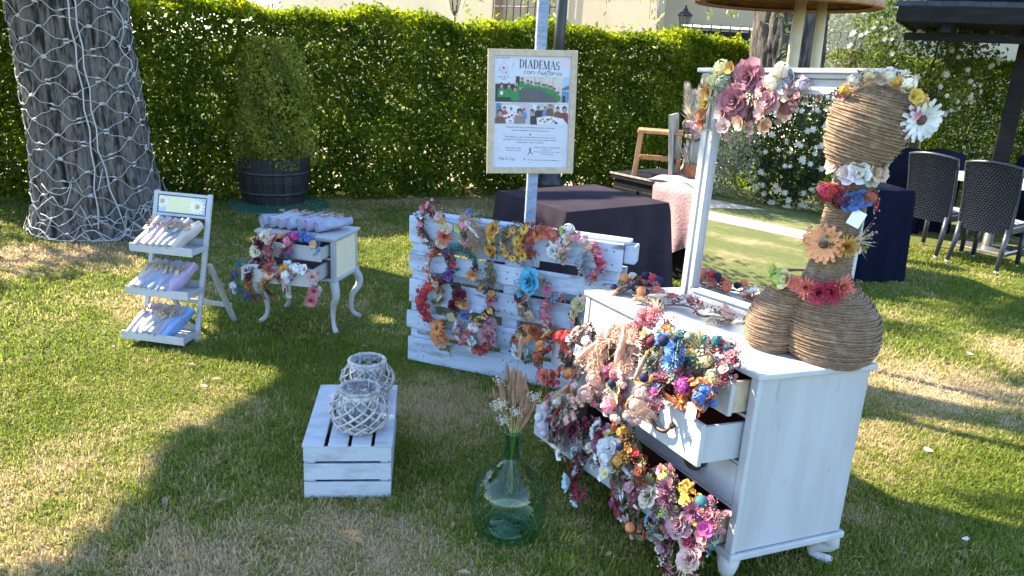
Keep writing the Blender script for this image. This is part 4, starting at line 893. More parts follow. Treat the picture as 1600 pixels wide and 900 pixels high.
FAB = {'grey check': fabric('grey_check', (.27,.26,.31), (.46,.45,.50)), 'pale pink': fabric('pink_weave', (.44,.30,.33), (.54,.43,.45)), 'slate blue': fabric('slate_weave', (.20,.23,.34), (.36,.39,.49)), 'sky blue': fabric('sky_weave', (.13,.25,.50), (.22,.35,.60)), 'cream': fabric('cream_weave', (.44,.38,.33), (.54,.50,.45)), 'lilac': fabric('lilac_weave', (.33,.26,.40), (.46,.39,.50))}
def pouch_mesh(seed, w, l_, h, m):
    rg = random.Random(seed); b = MB(); ph = [rg.uniform(0, 6) for _ in range(4)]; n = 14; k_ = 8; V = []; F = []
    for i in range(k_+1):
        t = i/k_; en = 1-.10*abs(2*t-1)**4
        for j in range(n):
            a = 2*PI*j/n; cx, sx = math.cos(a), math.sin(a)
            x = w/2*math.copysign(abs(cx)**.55, cx)*en; z = h/2+h/2*math.copysign(abs(sx)**.6, sx)*en*(1-.25*t)
            V.append((x+.004*math.sin(9*t+ph[0]+a), (t-.5)*l_, z+(.005*math.sin(7*t+ph[1])+.004*math.sin(3*a+ph[2]+5*t))*(1 if sx > 0 else .2)))
    for i in range(k_):
        for j in range(n): F.append((i*n+j, i*n+(j+1) % n, (i+1)*n+(j+1) % n, (i+1)*n+j))
    b.add(V, F, 0, True)
    for i, s_ in ((0, 1), (k_, -1)):     # rolled fold ends: an inset spiral
        c = [Vector(V[i*n+j]) for j in range(n)]; ce = sum(c, Vector())/n; ins = [ce+(p-ce)*.78+Vector((0, s_*.006, 0)) for p in c]; ins2 = [ce+(p-ce)*.45+Vector((0, s_*.001, 0)) for p in c]
        f1 = [(j, (j+1) % n, n+(j+1) % n, n+j) for j in range(n)]+[(n+j, n+(j+1) % n, 2*n+(j+1) % n, 2*n+j) for j in range(n)]+[tuple(range(2*n, 3*n))]
        b.add(c+ins+ins2, [f if s_ > 0 else f[::-1] for f in f1], 0, True)
    return b.mesh('pouch', [m])
TAGM = MB().box(-.013, .013, -.018, .018, 0, .0015).mesh('kraft_tag', [KRAFT])
def sprig_mesh():
    b = MB()
    for i in range(16): b.ball((rnd.gauss(0, .010), rnd.gauss(0, .014), rnd.uniform(.002, .014)), rnd.uniform(.003, .006), 5, 4)
    return b.mesh('dried_sprig', [mat('dried_sprig', (.40,.28,.17), .9, (.30,.16,.10))])
SPR = sprig_mesh()
def pouch(M, col, where, seed, w=.062, l_=.17, h=.036):
    r = thing('fabric_pouch', where, 'pouch', M, 'folded fabric pouches')
    put('folded_cloth', pouch_mesh(seed, w, l_, h, FAB[col]), r); rg = random.Random(seed)
    if seed % 5 != 1 and (seed < 700 or seed % 2): put('kraft_tag', TAGM, r, T(rg.uniform(-.012, .012), .02+rg.uniform(-.02, .02), h+.004, rg.uniform(-50, 50), rg.uniform(-14, 14), rg.uniform(-14, 14)))
    put('dried_sprig', SPR, r, T(rg.uniform(-.01, .01), .045, h, rg.uniform(0, 360)))
    b = MB(); b.tube([(-w/2-.001, .03, .004), (-w/2+.004, .03, h*.95), (0, .03, h+.003), (w/2-.004, .03, h*.95), (w/2+.001, .03, .004)], .0012, 4); b.build('twine', KRAFT, r)
    return r
ORD = ['leftmost', 'second from left', 'third from left', 'fourth from left', 'fifth from left', 'sixth from left', 'seventh from left']
for ti, (tname, s0, cols) in enumerate((('bottom', .045, ['pale pink','lilac','cream','grey check','grey check','slate blue','sky blue']), ('middle', .305, ['cream','grey check','slate blue','slate blue','slate blue','lilac','lilac']), ('top', .555, ['grey check','pale pink','pale pink','slate blue','grey check','cream']))):
    yb, zb_ = onlean(s0); dep = .175
    tr = MB(); tr.box(-EW+.028, -.028, yb-dep+.02, yb+.04, zb_, zb_+.008); tray = tr.build('tray', WHITE, ez, bev=.002)
    MB().box(-EW-.012, .012, yb-dep+.008, yb-dep+.02, zb_-.004, zb_+.045).build('tray_lip', WHITE, tray, bev=.002)
    for x in (-EW-.004, -.004): MB().box(x, x+.008, yb-dep+.02, yb-.002, zb_, zb_+.03).build('tray_side', WHITE, tray)
    MB().box(-EW+.028, -.028, yb+.04, yb+.048, zb_, zb_+.05).build('tray_back', WHITE, tray)
    for k_, c_ in enumerate(cols):
        n_ = len(cols); x = -EW+.055+(EW-.11)*(k_+.5)/n_
        M_ = EM @ Matrix.Translation((x, yb-dep*.5+.040, zb_+.062)) @ Euler((R(38+rnd.uniform(-3, 3)), R(rnd.uniform(-14, 2)), R(-20+rnd.uniform(-4, 4))), 'ZYX').to_matrix().to_4x4()
        pouch(M_, c_, '%s fabric pouch with kraft tag, %s in the %s tray' % (c_, ORD[k_] if k_ < n_-1 else 'rightmost', tname), 100*ti+k_, w=.050, l_=.225, h=.078)

# ------------------------------------------------------------------ flowers (unit radius, facing +z) and headbands
CC = {'pink':(.72,.22,.34),'rosy':(.66,.20,.24),'white':(.80,.79,.77),'burgundy':(.13,.012,.03),'brown':(.13,.07,.04),'cream':(.76,.68,.52),'coral':(.70,.17,.11),'blush':(.74,.48,.42),'mustard':(.62,.32,.025),'beige':(.48,.36,.24),
      'blue':(.06,.16,.44),'magenta':(.60,.06,.32),'lime':(.45,.55,.08),'green':(.05,.14,.04),'orange':(.72,.25,.06),'lilac':(.60,.47,.57),'yellow':(.75,.48,.04),'darkgreen':(.022,.045,.025),'olive':(.19,.19,.06),'rust':(.42,.09,.03),
      'red':(.60,.035,.03),'purple':(.13,.05,.24),'teal':(.02,.15,.17),'peach':(.74,.44,.30),'crimson':(.45,.02,.06),'greyblue':(.30,.36,.44),'apricot':(.76,.40,.18),'mauve':(.48,.24,.27),'turquoise':(.07,.42,.62),'lemon':(.74,.66,.28),
      'sky':(.14,.32,.62),'navy':(.012,.018,.07),'plum':(.27,.09,.16),'maroon':(.16,.03,.04),'sage':(.32,.38,.26),'paleblue':(.52,.60,.70),'straw':(.62,.48,.26),'dusky':(.36,.13,.18),'peachy':(.80,.33,.12)}
FM = {}
def mute(c):
    l_ = .3*c[0]+.6*c[1]+.1*c[2]; return tuple(min(.85, 1.12*(v*.86+(l_*.8+.07)*.14)) for v in c)
def fmat(c):
    # dried and silk flowers: slightly muted
    if c not in FM: FM[c] = mat('petal_'+c, mute(CC[c]), .7, tuple(min(1, v*.62) for v in mute(CC[c])), .42, .66, 1.6, rand=.14, trans=.18, spec=.25)
    return FM[c]
def petal(b, a, r0, L, W, tilt, cup, m=0, nu=3, nv=2, z0=0., curl=0.):
    """petal growing from radius r0 at angle a; tilt 0 = flat out, 90 = upright"""
    ca, sa = math.cos(a), math.sin(a); V = []
    for i in range(nu+1):
        t = i/nu; w = W*math.sin(PI*(.14+.72*t))**.7; th = R(tilt)+curl*t
        for j in range(nv+1):
            s_ = 2*j/nv-1; rad = r0+L*t*math.cos(th)-cup*(s_*s_)*w*math.sin(th); z = z0+L*t*math.sin(th)+cup*s_*s_*w*math.cos(th); x = s_*w
            V.append((rad*ca-x*sa, rad*sa+x*ca, z))
    b.add(V, [(i*(nv+1)+j, (i+1)*(nv+1)+j, (i+1)*(nv+1)+j+1, i*(nv+1)+j+1) for i in range(nu) for j in range(nv)], m, True)
def f_rose(rg):
    b = MB()
    for k_, (n, r0, L, W, tl, cu, z0) in enumerate(((6,.22,.80,.52,12,.35,-.1),(6,.18,.62,.46,38,.45,-.02),(5,.14,.50,.36,62,.5,.05),(4,.06,.42,.26,78,.6,.1))):
        for j in range(n): petal(b, j*2*PI/n+k_*.55+rg.uniform(-.12, .12), r0, L*rg.uniform(.9, 1.1), W, tl+rg.uniform(-6, 6), cu, 0, z0=z0, curl=-.25)
    b.ball((0,0,.3), .14, 6, 4); return b
def f_gerbera(rg):
    b = MB()
    for k_ in range(2):
        for j in range(15): petal(b, j*2*PI/15+k_*.2, .18, .82-.14*k_, .135, 4+12*k_+rg.uniform(-5, 5), .25, 0, 2, 2, z0=.03*k_)
    b.ball((0,0,.07), .24, 10, 5, 1, sq=(1,1,.5)); b.ball((0,0,.13), .13, 8, 4, 1, sq=(1,1,.6)); return b
def f_mum(rg):
    b = MB()
    for n, L, tl, z0 in ((16,.9,6,-.05),(15,.78,26,0),(12,.62,48,.06),(9,.48,66,.1),(5,.36,82,.14)):
        for j in range(n): petal(b, (j+rg.random()*.4)*2*PI/n, .08, L*rg.uniform(.85, 1.08), .10, tl+rg.uniform(-6, 6), .5, 0, 2, 1, z0=z0, curl=.25)
    return b
def f_cluster(rg):
    b = MB()
    for q in range(22):
        t = math.acos(1-rg.random()*1.05); a = q*2.4; d = Vector((math.sin(t)*math.cos(a), math.sin(t)*math.sin(a), math.cos(t)*.85)); M_ = Matrix.Translation(d*.72) @ d.to_track_quat('Z', 'Y').to_matrix().to_4x4() @ Matrix.Rotation(rg.uniform(0, 6), 4, 'Z')
        r_ = .30*rg.uniform(.75, 1.2)
        for j in range(4):
            c_, s_ = math.cos(j*PI/2), math.sin(j*PI/2); P_ = [(0,0,0),(.55,-.5,.12),(1,0,.22),(.55,.5,.12)]; b.add([((x*c_-y*s_)*r_, (x*s_+y*c_)*r_, z*r_) for x, y, z in P_], [(0,1,2,3)], 0, True, M_)
    b.ball((0,0,.15), .55, 7, 5); return b
def f_ball(rg):
    b = MB(); b.ball((0,0,.2), .85, 12, 8)
    b.v = [tuple(c*(1+rg.uniform(-.05, .05)) for c in p) for p in b.v]; return b
def f_blossom(rg):
    b = MB()
    for j in range(5): petal(b, j*2*PI/5+rg.uniform(-.1, .1), .06, .9*rg.uniform(.85, 1.1), .46, 18+rg.uniform(-8, 10), .3, 0, 3, 2, curl=.15)
    for j in range(4): petal(b, j*2*PI/4+.3, .03, .48, .26, 52, .4, 0, 2, 2, z0=.05)
    b.ball((0,0,.1), .15, 7, 4, 1); return b
def f_leaf(rg):
    b = MB(); b.tube([(0,-1,0),(.05,-.2,.06),(0,.6,.12)], [.035,.03,.012], 4, 1)
    for q in range(8):
        t = -.8+q*.22; s_ = 1 if q % 2 else -1; a = s_*(.7-.04*q); L = .62*(1-.05*q)
        M_ = Matrix.Translation((0,t,.04)) @ Matrix.Rotation(-a, 4, 'Z') @ Matrix.Rotation(rg.uniform(.1, .5), 4, 'X')
        b.add([(0,0,0),(.15,.42*L/.6,.06),(0,L,0),(-.15,.42*L/.6,.06),(0,.42*L/.6,-.01)], [(0,1,4),(1,2,4),(2,3,4),(3,0,4)], 0, True, M_)
    b.add([(0,.5,.1),(.13,.75,.14),(0,1.1,.1),(-.13,.75,.14)], [(0,1,2,3)], 0, True); return b
def f_berry(rg):
    b = MB()
    for q in range(13):
        p = Vector((rg.gauss(0,.5), rg.gauss(0,.5), rg.uniform(.1,.7))); b.tube([(0,0,-.1), p*.6, p], .022, 3, 1, caps=False); b.ball(p, rg.uniform(.10,.17), 6, 4)
    return b
def f_tail(rg):
    b = MB(); n, k_ = 9, 9; V = []; F = []
    for i in range(k_+1):
        t = i/k_; r_ = .20*math.sin(PI*(.04+.93*t))**.7*(1-.25*t)
        for j in range(n): a = j*2*PI/n; q = r_*rg.uniform(.75, 1.2); V.append((q*math.cos(a), -.75+1.75*t+rg.uniform(0, .06), q*math.sin(a)+.14))
    for i in range(k_):
        for j in range(n): F.append((i*n+j, i*n+(j+1) % n, (i+1)*n+(j+1) % n, (i+1)*n+j))
    b.add(V, F, 0, True)
    for q in range(60):
        t = rg.random(); a = rg.uniform(0, 6.28); p = Vector((.17*math.cos(a)*(1-.4*t), -.7+1.65*t, .14+.17*math.sin(a)*(1-.4*t))); d = Vector((math.cos(a)*.09, .16, math.sin(a)*.09)); s_ = Vector((-math.sin(a), 0, math.cos(a)))*.012
        b.add([p-s_, p+s_, p+d], [(0,1,2)])
    b.tube([(0,-1.2,.1),(0,-.7,.14)], .02, 4, 1); return b
def f_grass(rg):
    b = MB()
    for q in range(26):
        a = rg.gauss(0, .33); L = rg.uniform(.9, 1.9); z = rg.uniform(.02, .4); s_ = .022
        p0 = Vector((0,-.9,0)); p1 = Vector((math.sin(a)*L*.5, -.9+L*.5*math.cos(a), z*.6)); p2 = Vector((math.sin(a*1.3)*L, -.9+L*math.cos(a*1.3), z))
        b.add([p0+Vector((-s_,0,0)), p0+Vector((s_,0,0)), p1+Vector((s_*1.3,0,0)), p1+Vector((-s_*1.3,0,0)), p2], [(0,1,2,3),(3,2,4)])
        if q % 2: b.ball(p2, .07, 4, 3, sq=(.6,1.3,.6))
    return b
KIND = {'ro': ('rose', f_rose, None), 'ge': ('gerbera', f_gerbera, 'brown'), 'mu': ('chrysanthemum', f_mum, None), 'cl': ('flower_cluster', f_cluster, None), 'ba': ('ball_flower', f_ball, None), 'bl': ('blossom', f_blossom, 'mustard'),
        'le': ('leaf_sprig', f_leaf, 'olive'), 'be': ('berry_spray', f_berry, 'brown'), 'ta': ('bunny_tail', f_tail, 'straw'), 'gr': ('dried_grass', f_grass, None)}
FC = {}
def flower_mesh(kind, col):
    var = rnd.randrange(2); key = (kind, col, var)
    if key not in FC:
        nm, fn, c2 = KIND[kind]; FC[key] = fn(random.Random(hash((kind, var)) % 997 if False else (ord(kind[0])*7+ord(kind[1])+var*13))).mesh(nm, [fmat(col)]+([fmat(c2)] if c2 else []))
    return FC[key]
BANDM = mat('wrapped_band', (.19,.13,.08), .8, (.11,.08,.05)); BAND_FELT = mat('tan_felt', (.20,.14,.09), .9)
def flower(parent, kind, col, M):
    return put(KIND[kind][0], flower_mesh(kind, col), parent, M)
def headband(M, rad, a0, a1, main, fill, label, group, depth=4.0, seed=0, nfill=None, bulge=1.0, tagcard=None, ps_=.98, full=True, dup=0):
    """a hoop in the local xy plane (y up the board, +z towards the viewer); flowers ride on its outer side"""
    rg = random.Random(seed*31+5); r = thing('floral_headband', label, 'headband', M, group)
    A0, A1 = R(a0), R(a1); n = 26; lo, hi = (A0-.12, A1+.12) if full else (A0, A1); dz = rg.uniform(-.05, .05)
    pts = [(rad*math.cos(lo+(hi-lo)*i/n)*.92, rad*math.sin(lo+(hi-lo)*i/n)*.92, -.004+dz*(i/n-.5)*.3) for i in range(n+1)]
    MB().tube(pts, .0035, 6).build('band', BAND_FELT, r)
    k2 = depth/2400*ps_
    items = main.split(); N = len(items)
    def place(kind, col, px, t, off, zz, jit):
        a = A0+(A1-A0)*t; rr = rad+off; p = Vector((rr*math.cos(a), rr*math.sin(a), zz)); s_ = px*k2*rg.uniform(.92, 1.1)
        out = Vector((math.cos(a), math.sin(a), 0))
        if kind in ('le', 'ta', 'gr'):
            # lies along the hoop, fanning outwards
            dirn = (Vector((-math.sin(a), math.cos(a), 0))*rg.choice((-1, 1))+out*rg.uniform(.2, 1.0)+Vector((0,0,rg.uniform(.0, .5)))).normalized(); nz_ = (Vector((0,0,1))+out*.3).normalized(); xx = dirn.cross(nz_).normalized(); nz_ = xx.cross(dirn)
            Q = Matrix((xx, dirn, nz_)).transposed().to_4x4(); s_ *= .95
        else:
            nz_ = (Vector((0,0,1))+out*rg.uniform(.15, .75)+Vector((rg.uniform(-1, 1), rg.uniform(-1, 1), 0))*jit).normalized(); Q = nz_.to_track_quat('Z', 'Y').to_matrix().to_4x4() @ Matrix.Rotation(rg.uniform(0, 6.28), 4, 'Z')
        flower(r, kind, col, Matrix.Translation(p) @ Q @ Matrix.Scale(s_, 4))
    for i, it in enumerate(items):
        kd, col, px = it.split(':'); place(kd, col, float(px), (i+.5+rg.uniform(-.25, .25))/N, rg.uniform(-.012, .012), .010*bulge+rg.uniform(0, .012)*bulge, .25)
    for i in range(dup*N):
        kd, col, px = rg.choice(items).split(':'); place(kd, col, float(px)*rg.uniform(.42, .72), rg.random(), rg.uniform(-.035, .03), rg.uniform(-.012, .012)*bulge, .5)
    fl = fill.split(); nf = nfill if nfill is not None else 2*N
    for i in range(nf):
        kd, col = rg.choice(fl).split(':'); px = {'le': 17, 'be': 13, 'bl': 9, 'gr': 30, 'cl': 12}.get(kd, 10)*rg.uniform(.8, 1.25)*(1 if depth > 3.5 else 1.35)
        place(kd, col, px, rg.uniform(-.1, 1.1), rg.uniform(-.022, .022), rg.uniform(-.004, .012)*bulge, .5)
    if tagcard:
        tx, ty, tr_ = tagcard; MB().box(-.02, .02, -.026, .026, 0, .0012).build('price_tag', TAGWHITE if tr_ % 2 == 0 else KRAFT, r, T(tx, ty, .02, tr_, 12, 8)); MB().tube([(tx*.8, ty*.6, .01), (tx, ty+.02, .02)], .0012, 4).build('tag_string', KRAFT, r)
    return r
FRONT = Matrix(((1,0,0,0),(0,0,-1,0),(0,1,0,0),(0,0,0,1)))     # hoop plane stood upright, facing local -y
def hang(base, x, y, z, tiltx=0, tiltz=0): return base @ Matrix.Translation((x, y, z)) @ Matrix.Rotation(R(tiltz), 4, 'Z') @ FRONT @ Matrix.Rotation(R(tiltx), 4, 'X')

PALLET = [
  (-1.041, -0.03, 0.838, 0.111, 100, 250, 'pink and white blossom twig', 'bl:pink:13 bl:rosy:14 bl:white:10 bl:pink:12 bl:rosy:11 bl:white:9', 'be:burgundy le:brown'),
  (-1.079, -0.03, 0.812, 0.087, -60, 95, 'cream rose and coral chrysanthemum', 'ro:cream:20 mu:coral:32 ro:cream:22 bl:mustard:14 ro:blush:16 bl:burgundy:14', 'bl:burgundy be:beige'),
  (-0.804, -0.03, 0.834, 0.095, 105, 235, 'blue, magenta and lime', 'bl:blue:16 bl:magenta:18 cl:pink:22 bl:lime:18 bl:coral:14 cl:pink:18', 'be:green le:green'),
  (-0.9, -0.03, 0.8, 0.093, -50, 70, 'tan dried grass and orange rose', 'ro:orange:18 gr:beige:40 gr:beige:44 ta:white:34 bl:lilac:12', 'gr:beige'),
  (-0.65, -0.03, 0.809, 0.091, 130, 232, 'mustard rose and dark leaf', 'ro:mustard:26 ro:mustard:22 ro:yellow:18 le:darkgreen:18 ro:mustard:24', 'le:darkgreen'),
  (-0.556, -0.03, 0.798, 0.097, 115, 255, 'brown twig with tiny yellow daisies', 'ge:mustard:12 ge:mustard:12 bl:beige:9 ge:yellow:12 ge:mustard:12 ge:yellow:12', 'le:brown le:brown le:olive'),
  (-0.486, -0.03, 0.808, 0.086, 115, 242, 'row of yellow sunflower', 'ge:yellow:19 ge:mustard:20 ge:yellow:20 ge:mustard:22 ge:yellow:20', 'bl:rust le:brown'),
  (-0.43, -0.03, 0.805, 0.083, 50, 215, 'rust and coral with purple ball', 'cl:coral:24 ro:coral:22 cl:rust:22 ro:orange:20 cl:rust:22 ba:purple:13 bl:rust:16', 'be:red le:rust'),
  (-0.3, -0.03, 0.823, 0.082, 85, 235, 'white and lime rose', 'cl:white:20 ro:lime:18 bl:yellow:14 ro:white:22 ro:white:22 bl:lime:13', 'bl:white le:teal'),
  (-0.254, -0.03, 0.799, 0.081, 25, 205, 'peach and blush blossom', 'cl:peach:20 cl:blush:20 bl:pink:14 cl:peach:18 bl:blush:14 cl:blush:18 le:green:20', 'bl:peach bl:blush'),
  (-0.227, -0.03, 0.76, 0.098, -58, 52, 'pink and crimson berry', 'bl:pink:14 cl:rosy:17 bl:pink:14 be:crimson:18 cl:crimson:17 bl:pink:14 cl:rosy:16', 'be:crimson bl:pink'),
  (-0.172, -0.03, 0.751, 0.065, 140, 305, 'grey blue leaf garland', 'le:greyblue:22 le:greyblue:20 le:beige:20 le:greyblue:22 bl:rust:12', 'le:greyblue'),
  (-1.007, -0.03, 0.606, 0.091, 95, 265, 'rust and blush dried flower', 'bl:rust:18 ba:rust:14 bl:lilac:15 mu:blush:20 ro:blush:18 bl:beige:14', 'le:rust bl:beige'),
  (-1.031, -0.03, 0.624, 0.081, -85, 80, 'purple and burgundy', 'cl:burgundy:18 bl:purple:18 cl:purple:18 bl:red:16 ba:burgundy:12 bl:purple:15', 'be:burgundy le:darkgreen'),
  (-0.893, -0.03, 0.644, 0.087, -40, 120, 'teal leaf and apricot dahlia', 'mu:apricot:27 bl:burgundy:14 le:teal:26 le:teal:24 le:green:22 le:darkgreen:20', 'le:teal'),
  (-0.809, -0.03, 0.61, 0.086, -75, 35, 'slim heather sprig', 'bl:mustard:10 bl:mauve:10 be:crimson:12 bl:beige:9 bl:olive:12', 'be:olive bl:mauve'),
  (-0.461, -0.03, 0.547, 0.081, 15, 195, 'big turquoise rose', 'bl:magenta:14 be:burgundy:14 le:olive:16 ro:turquoise:42 le:turquoise:24 bl:turquoise:16', 'bl:beige'),
  (-1.0, -0.03, 0.392, 0.132, 108, 240, 'bright red statice', 'cl:red:18 cl:red:20 cl:red:19 cl:crimson:20 cl:red:18 cl:red:20 cl:crimson:18 cl:red:17 cl:red:16 bl:crimson:12', 'be:red be:red'),
  (-1.105, -0.03, 0.45, 0.082, -45, 70, 'olive leaf and cream bud', 'le:olive:18 ta:cream:22 bl:cream:12 le:olive:20 le:darkgreen:18 le:greyblue:20', 'bl:olive'),
  (-0.979, -0.03, 0.452, 0.085, -50, 52, 'burgundy and apricot rose', 'ro:burgundy:26 ro:apricot:24 ro:burgundy:22 le:darkgreen:18', 'le:darkgreen'),
  (-0.79, -0.03, 0.45, 0.084, -65, 65, 'dusty rose chrysanthemum with blue bud', 'bl:apricot:14 bl:yellow:12 bl:blue:10 mu:rosy:22 bl:mustard:13 le:teal:18', 'be:burgundy le:teal'),
  (-0.464, -0.03, 0.483, 0.081, 125, 240, 'beige and wine rose', 'ro:beige:24 ro:burgundy:26 bl:blush:13 le:olive:22 le:olive:20', 'be:beige'),
  (-0.323, -0.03, 0.45, 0.087, 100, 245, 'turquoise leaf and dusty pink heather', 'le:turquoise:26 le:turquoise:22 cl:rosy:19 cl:mauve:19 cl:rosy:18 ro:blush:16 bl:mauve:13', 'be:rosy'),
  (-0.178, -0.03, 0.468, 0.076, 85, 250, 'pale yellow rose and dark leaf', 'ro:blush:18 ro:lemon:26 le:darkgreen:18 ro:lemon:22 bl:mustard:14 be:burgundy:16', 'le:darkgreen'),
  (-0.916, -0.03, 0.233, 0.096, 125, 245, 'two orange gerberas', 'bl:rust:13 ge:orange:34 ge:orange:34 le:olive:18 bl:beige:12', 'le:olive'),
  (-0.817, -0.03, 0.274, 0.088, 110, 245, 'blue blossom and mauve heather', 'ro:blue:17 bl:mauve:16 bl:white:16 cl:mauve:18 bl:blush:14 cl:rosy:16', 'bl:white be:mauve'),
  (-0.743, -0.03, 0.254, 0.085, 95, 255, 'pink lily and white bloom', 'bl:lime:18 bl:rosy:16 ro:white:20 bl:red:15 bl:pink:17 ro:white:19 bl:white:17 bl:coral:16', 'le:olive bl:mustard'),
  (-0.797, -0.03, 0.263, 0.092, -80, 55, 'large mauve rose', 'le:crimson:20 bl:crimson:16 bl:rust:16 ro:mauve:38 ro:orange:18 le:green:15', 'be:crimson'),
  (-0.463, -0.03, 0.246, 0.09, 55, 250, 'orange gerbera and white rose', 'ro:rust:20 ro:rust:20 ge:orange:32 bl:beige:13 bl:rust:16 ro:white:24 ro:white:24 bl:olive:14', 'le:darkgreen'),
]
NIGHT_UP = [
  (-0.357, -0.13, 0.538, 0.092, 100, 250, 'cream and burgundy rose', 'ro:cream:24 ro:burgundy:26 ro:cream:22 bl:burgundy:16', 'le:darkgreen bl:blush'),
  (-0.285, -0.13, 0.538, 0.092, 55, 245, 'peach sprig', 'bl:coral:15 bl:orange:13 bl:peach:14 bl:blush:14 bl:rosy:14 bl:rust:14 bl:rosy:14', 'be:rosy bl:peach'),
  (-0.188, -0.13, 0.545, 0.08, 110, 270, 'burgundy bead and pearl', 'bl:burgundy:13 ba:cream:9 bl:rosy:12 bl:burgundy:12 ba:white:9 bl:crimson:13', 'be:burgundy'),
  (-0.155, -0.13, 0.553, 0.099, 20, 235, 'magenta and royal blue', 'bl:apricot:15 bl:blue:18 bl:blue:20 cl:magenta:22 cl:pink:20 le:teal:22 le:teal:20 ba:white:12', 'le:blue'),
]
NIGHT_LOW = [
  (-0.443, -0.24, 0.369, 0.095, 75, 285, 'teal and violet', 'bl:green:15 bl:teal:16 cl:purple:16 cl:lilac:17 bl:greyblue:15 cl:purple:14', 'be:teal le:teal'),
  (-0.346, -0.24, 0.369, 0.095, 20, 255, 'russet and maroon', 'bl:rust:18 ro:rust:20 bl:burgundy:16 be:brown:18 ro:burgundy:20 bl:rust:14 bl:maroon:15', 'le:brown le:brown'),
  (-0.246, -0.24, 0.366, 0.091, 30, 250, 'yellow, sky blue and orange', 'bl:greyblue:14 ro:mustard:18 bl:sky:18 ge:apricot:20 bl:orange:16 bl:olive:14 bl:greyblue:16', 'bl:brown be:rust'),
  (-0.109, -0.24, 0.371, 0.101, -60, 200, 'white bloom and pink carnation', 'mu:rosy:26 mu:rosy:24 mu:blush:22 bl:white:20 cl:white:22 cl:white:20 bl:blush:14', 'le:olive bl:lilac'),
]
ROW2 = [
  (-1.02, -0.2, 0.509, 0.102, 0, 300, 'scarlet and coral carnation', 'cl:coral:34 cl:red:36 cl:red:36 bl:yellow:24 cl:orange:30 cl:rust:28 bl:magenta:18 ro:coral:28', 'bl:orange bl:red le:darkgreen'),
  (-0.813, -0.2, 0.627, 0.075, -20, 230, 'white bloom with black leaf', 'bl:white:22 bl:white:20 le:darkgreen:26 le:darkgreen:24 ro:blush:20 bl:greyblue:18 bl:crimson:15', 'le:darkgreen bl:blush'),
  (-0.718, -0.2, 0.523, 0.105, -40, 260, 'blush hydrangea', 'cl:blush:34 cl:peach:34 bl:pink:20 cl:blush:36 cl:peach:30 ba:beige:16 cl:orange:26 bl:pink:22', 'bl:blush bl:peach le:olive'),
  (-0.569, -0.2, 0.662, 0.094, 10, 210, 'peach feather grass', 'ta:peach:64 ta:peach:66 gr:peach:60 ta:cream:58 cl:blush:28 bl:peach:20 ta:peach:60', 'gr:peach bl:blush'),
  (-0.578, -0.2, 0.521, 0.085, -30, 230, 'lime throated white lily', 'bl:cream:36 bl:lemon:32 cl:rosy:30 cl:pink:28 le:olive:30 bl:white:26 bl:orange:24', 'cl:rosy le:darkgreen'),
  (-0.425, -0.2, 0.554, 0.096, -20, 250, 'pale peach hydrangea with lilac orchid', 'cl:peach:44 cl:blush:42 bl:orange:30 bl:lilac:36 bl:lilac:32 ba:navy:16 le:darkgreen:30 cl:pink:26', 'bl:white cl:blush'),
  (-0.237, -0.2, 0.755, 0.08, 0, 270, 'cornflower blue and navy thistle', 'mu:sky:34 mu:sky:32 ba:navy:20 mu:blue:32 ba:burgundy:18 bl:mustard:22 ta:beige:50 ba:navy:18', 'le:sky le:olive'),
  (-0.171, -0.2, 0.67, 0.07, 20, 230, 'magenta and dried plum leaf', 'cl:magenta:30 le:plum:30 le:maroon:32 le:plum:30 bl:orange:18 bl:rosy:18', 'le:maroon le:plum'),
  (-0.058, -0.2, 0.684, 0.055, -10, 220, 'royal blue and tangerine', 'cl:blue:26 cl:blue:24 bl:orange:16 bl:orange:15 bl:rust:15 be:orange:18', 'bl:orange'),
]
ROW1 = [
  (-0.498, -0.1, 0.746, 0.098, 75, 215, 'coral pink berry arch', 'be:coral:26 cl:rosy:24 cl:rosy:25 cl:rosy:25 be:rosy:26 cl:coral:24 cl:rosy:24 bl:coral:16', 'be:rosy be:rosy'),
  (-0.399, -0.1, 0.75, 0.076, 30, 200, 'white, saffron and scarlet', 'bl:rust:16 bl:orange:16 ro:mustard:22 bl:white:20 cl:white:22 bl:yellow:20 bl:crimson:14', 'be:burgundy bl:white'),
  (-0.239, -0.1, 0.755, 0.081, -20, 200, 'olive leaf and eucalyptus', 'le:olive:40 le:sage:38 gr:olive:44 ba:sage:20 cl:teal:28 bl:burgundy:18 le:olive:36', 'gr:beige le:sage'),
  (-0.106, -0.1, 0.784, 0.077, -10, 150, 'teal, ruby and blush', 'bl:blush:18 bl:mauve:18 bl:rosy:18 cl:teal:20 bl:crimson:18 cl:teal:20 le:maroon:20', 'be:teal be:crimson bl:blush'),
  (-0.171, -0.1, 0.708, 0.075, 10, 240, 'cream hydrangea and teal', 'cl:lemon:30 cl:lemon:26 bl:burgundy:17 cl:teal:30 cl:teal:26 bl:lemon:18 bl:plum:18', 'be:burgundy le:beige'),
]
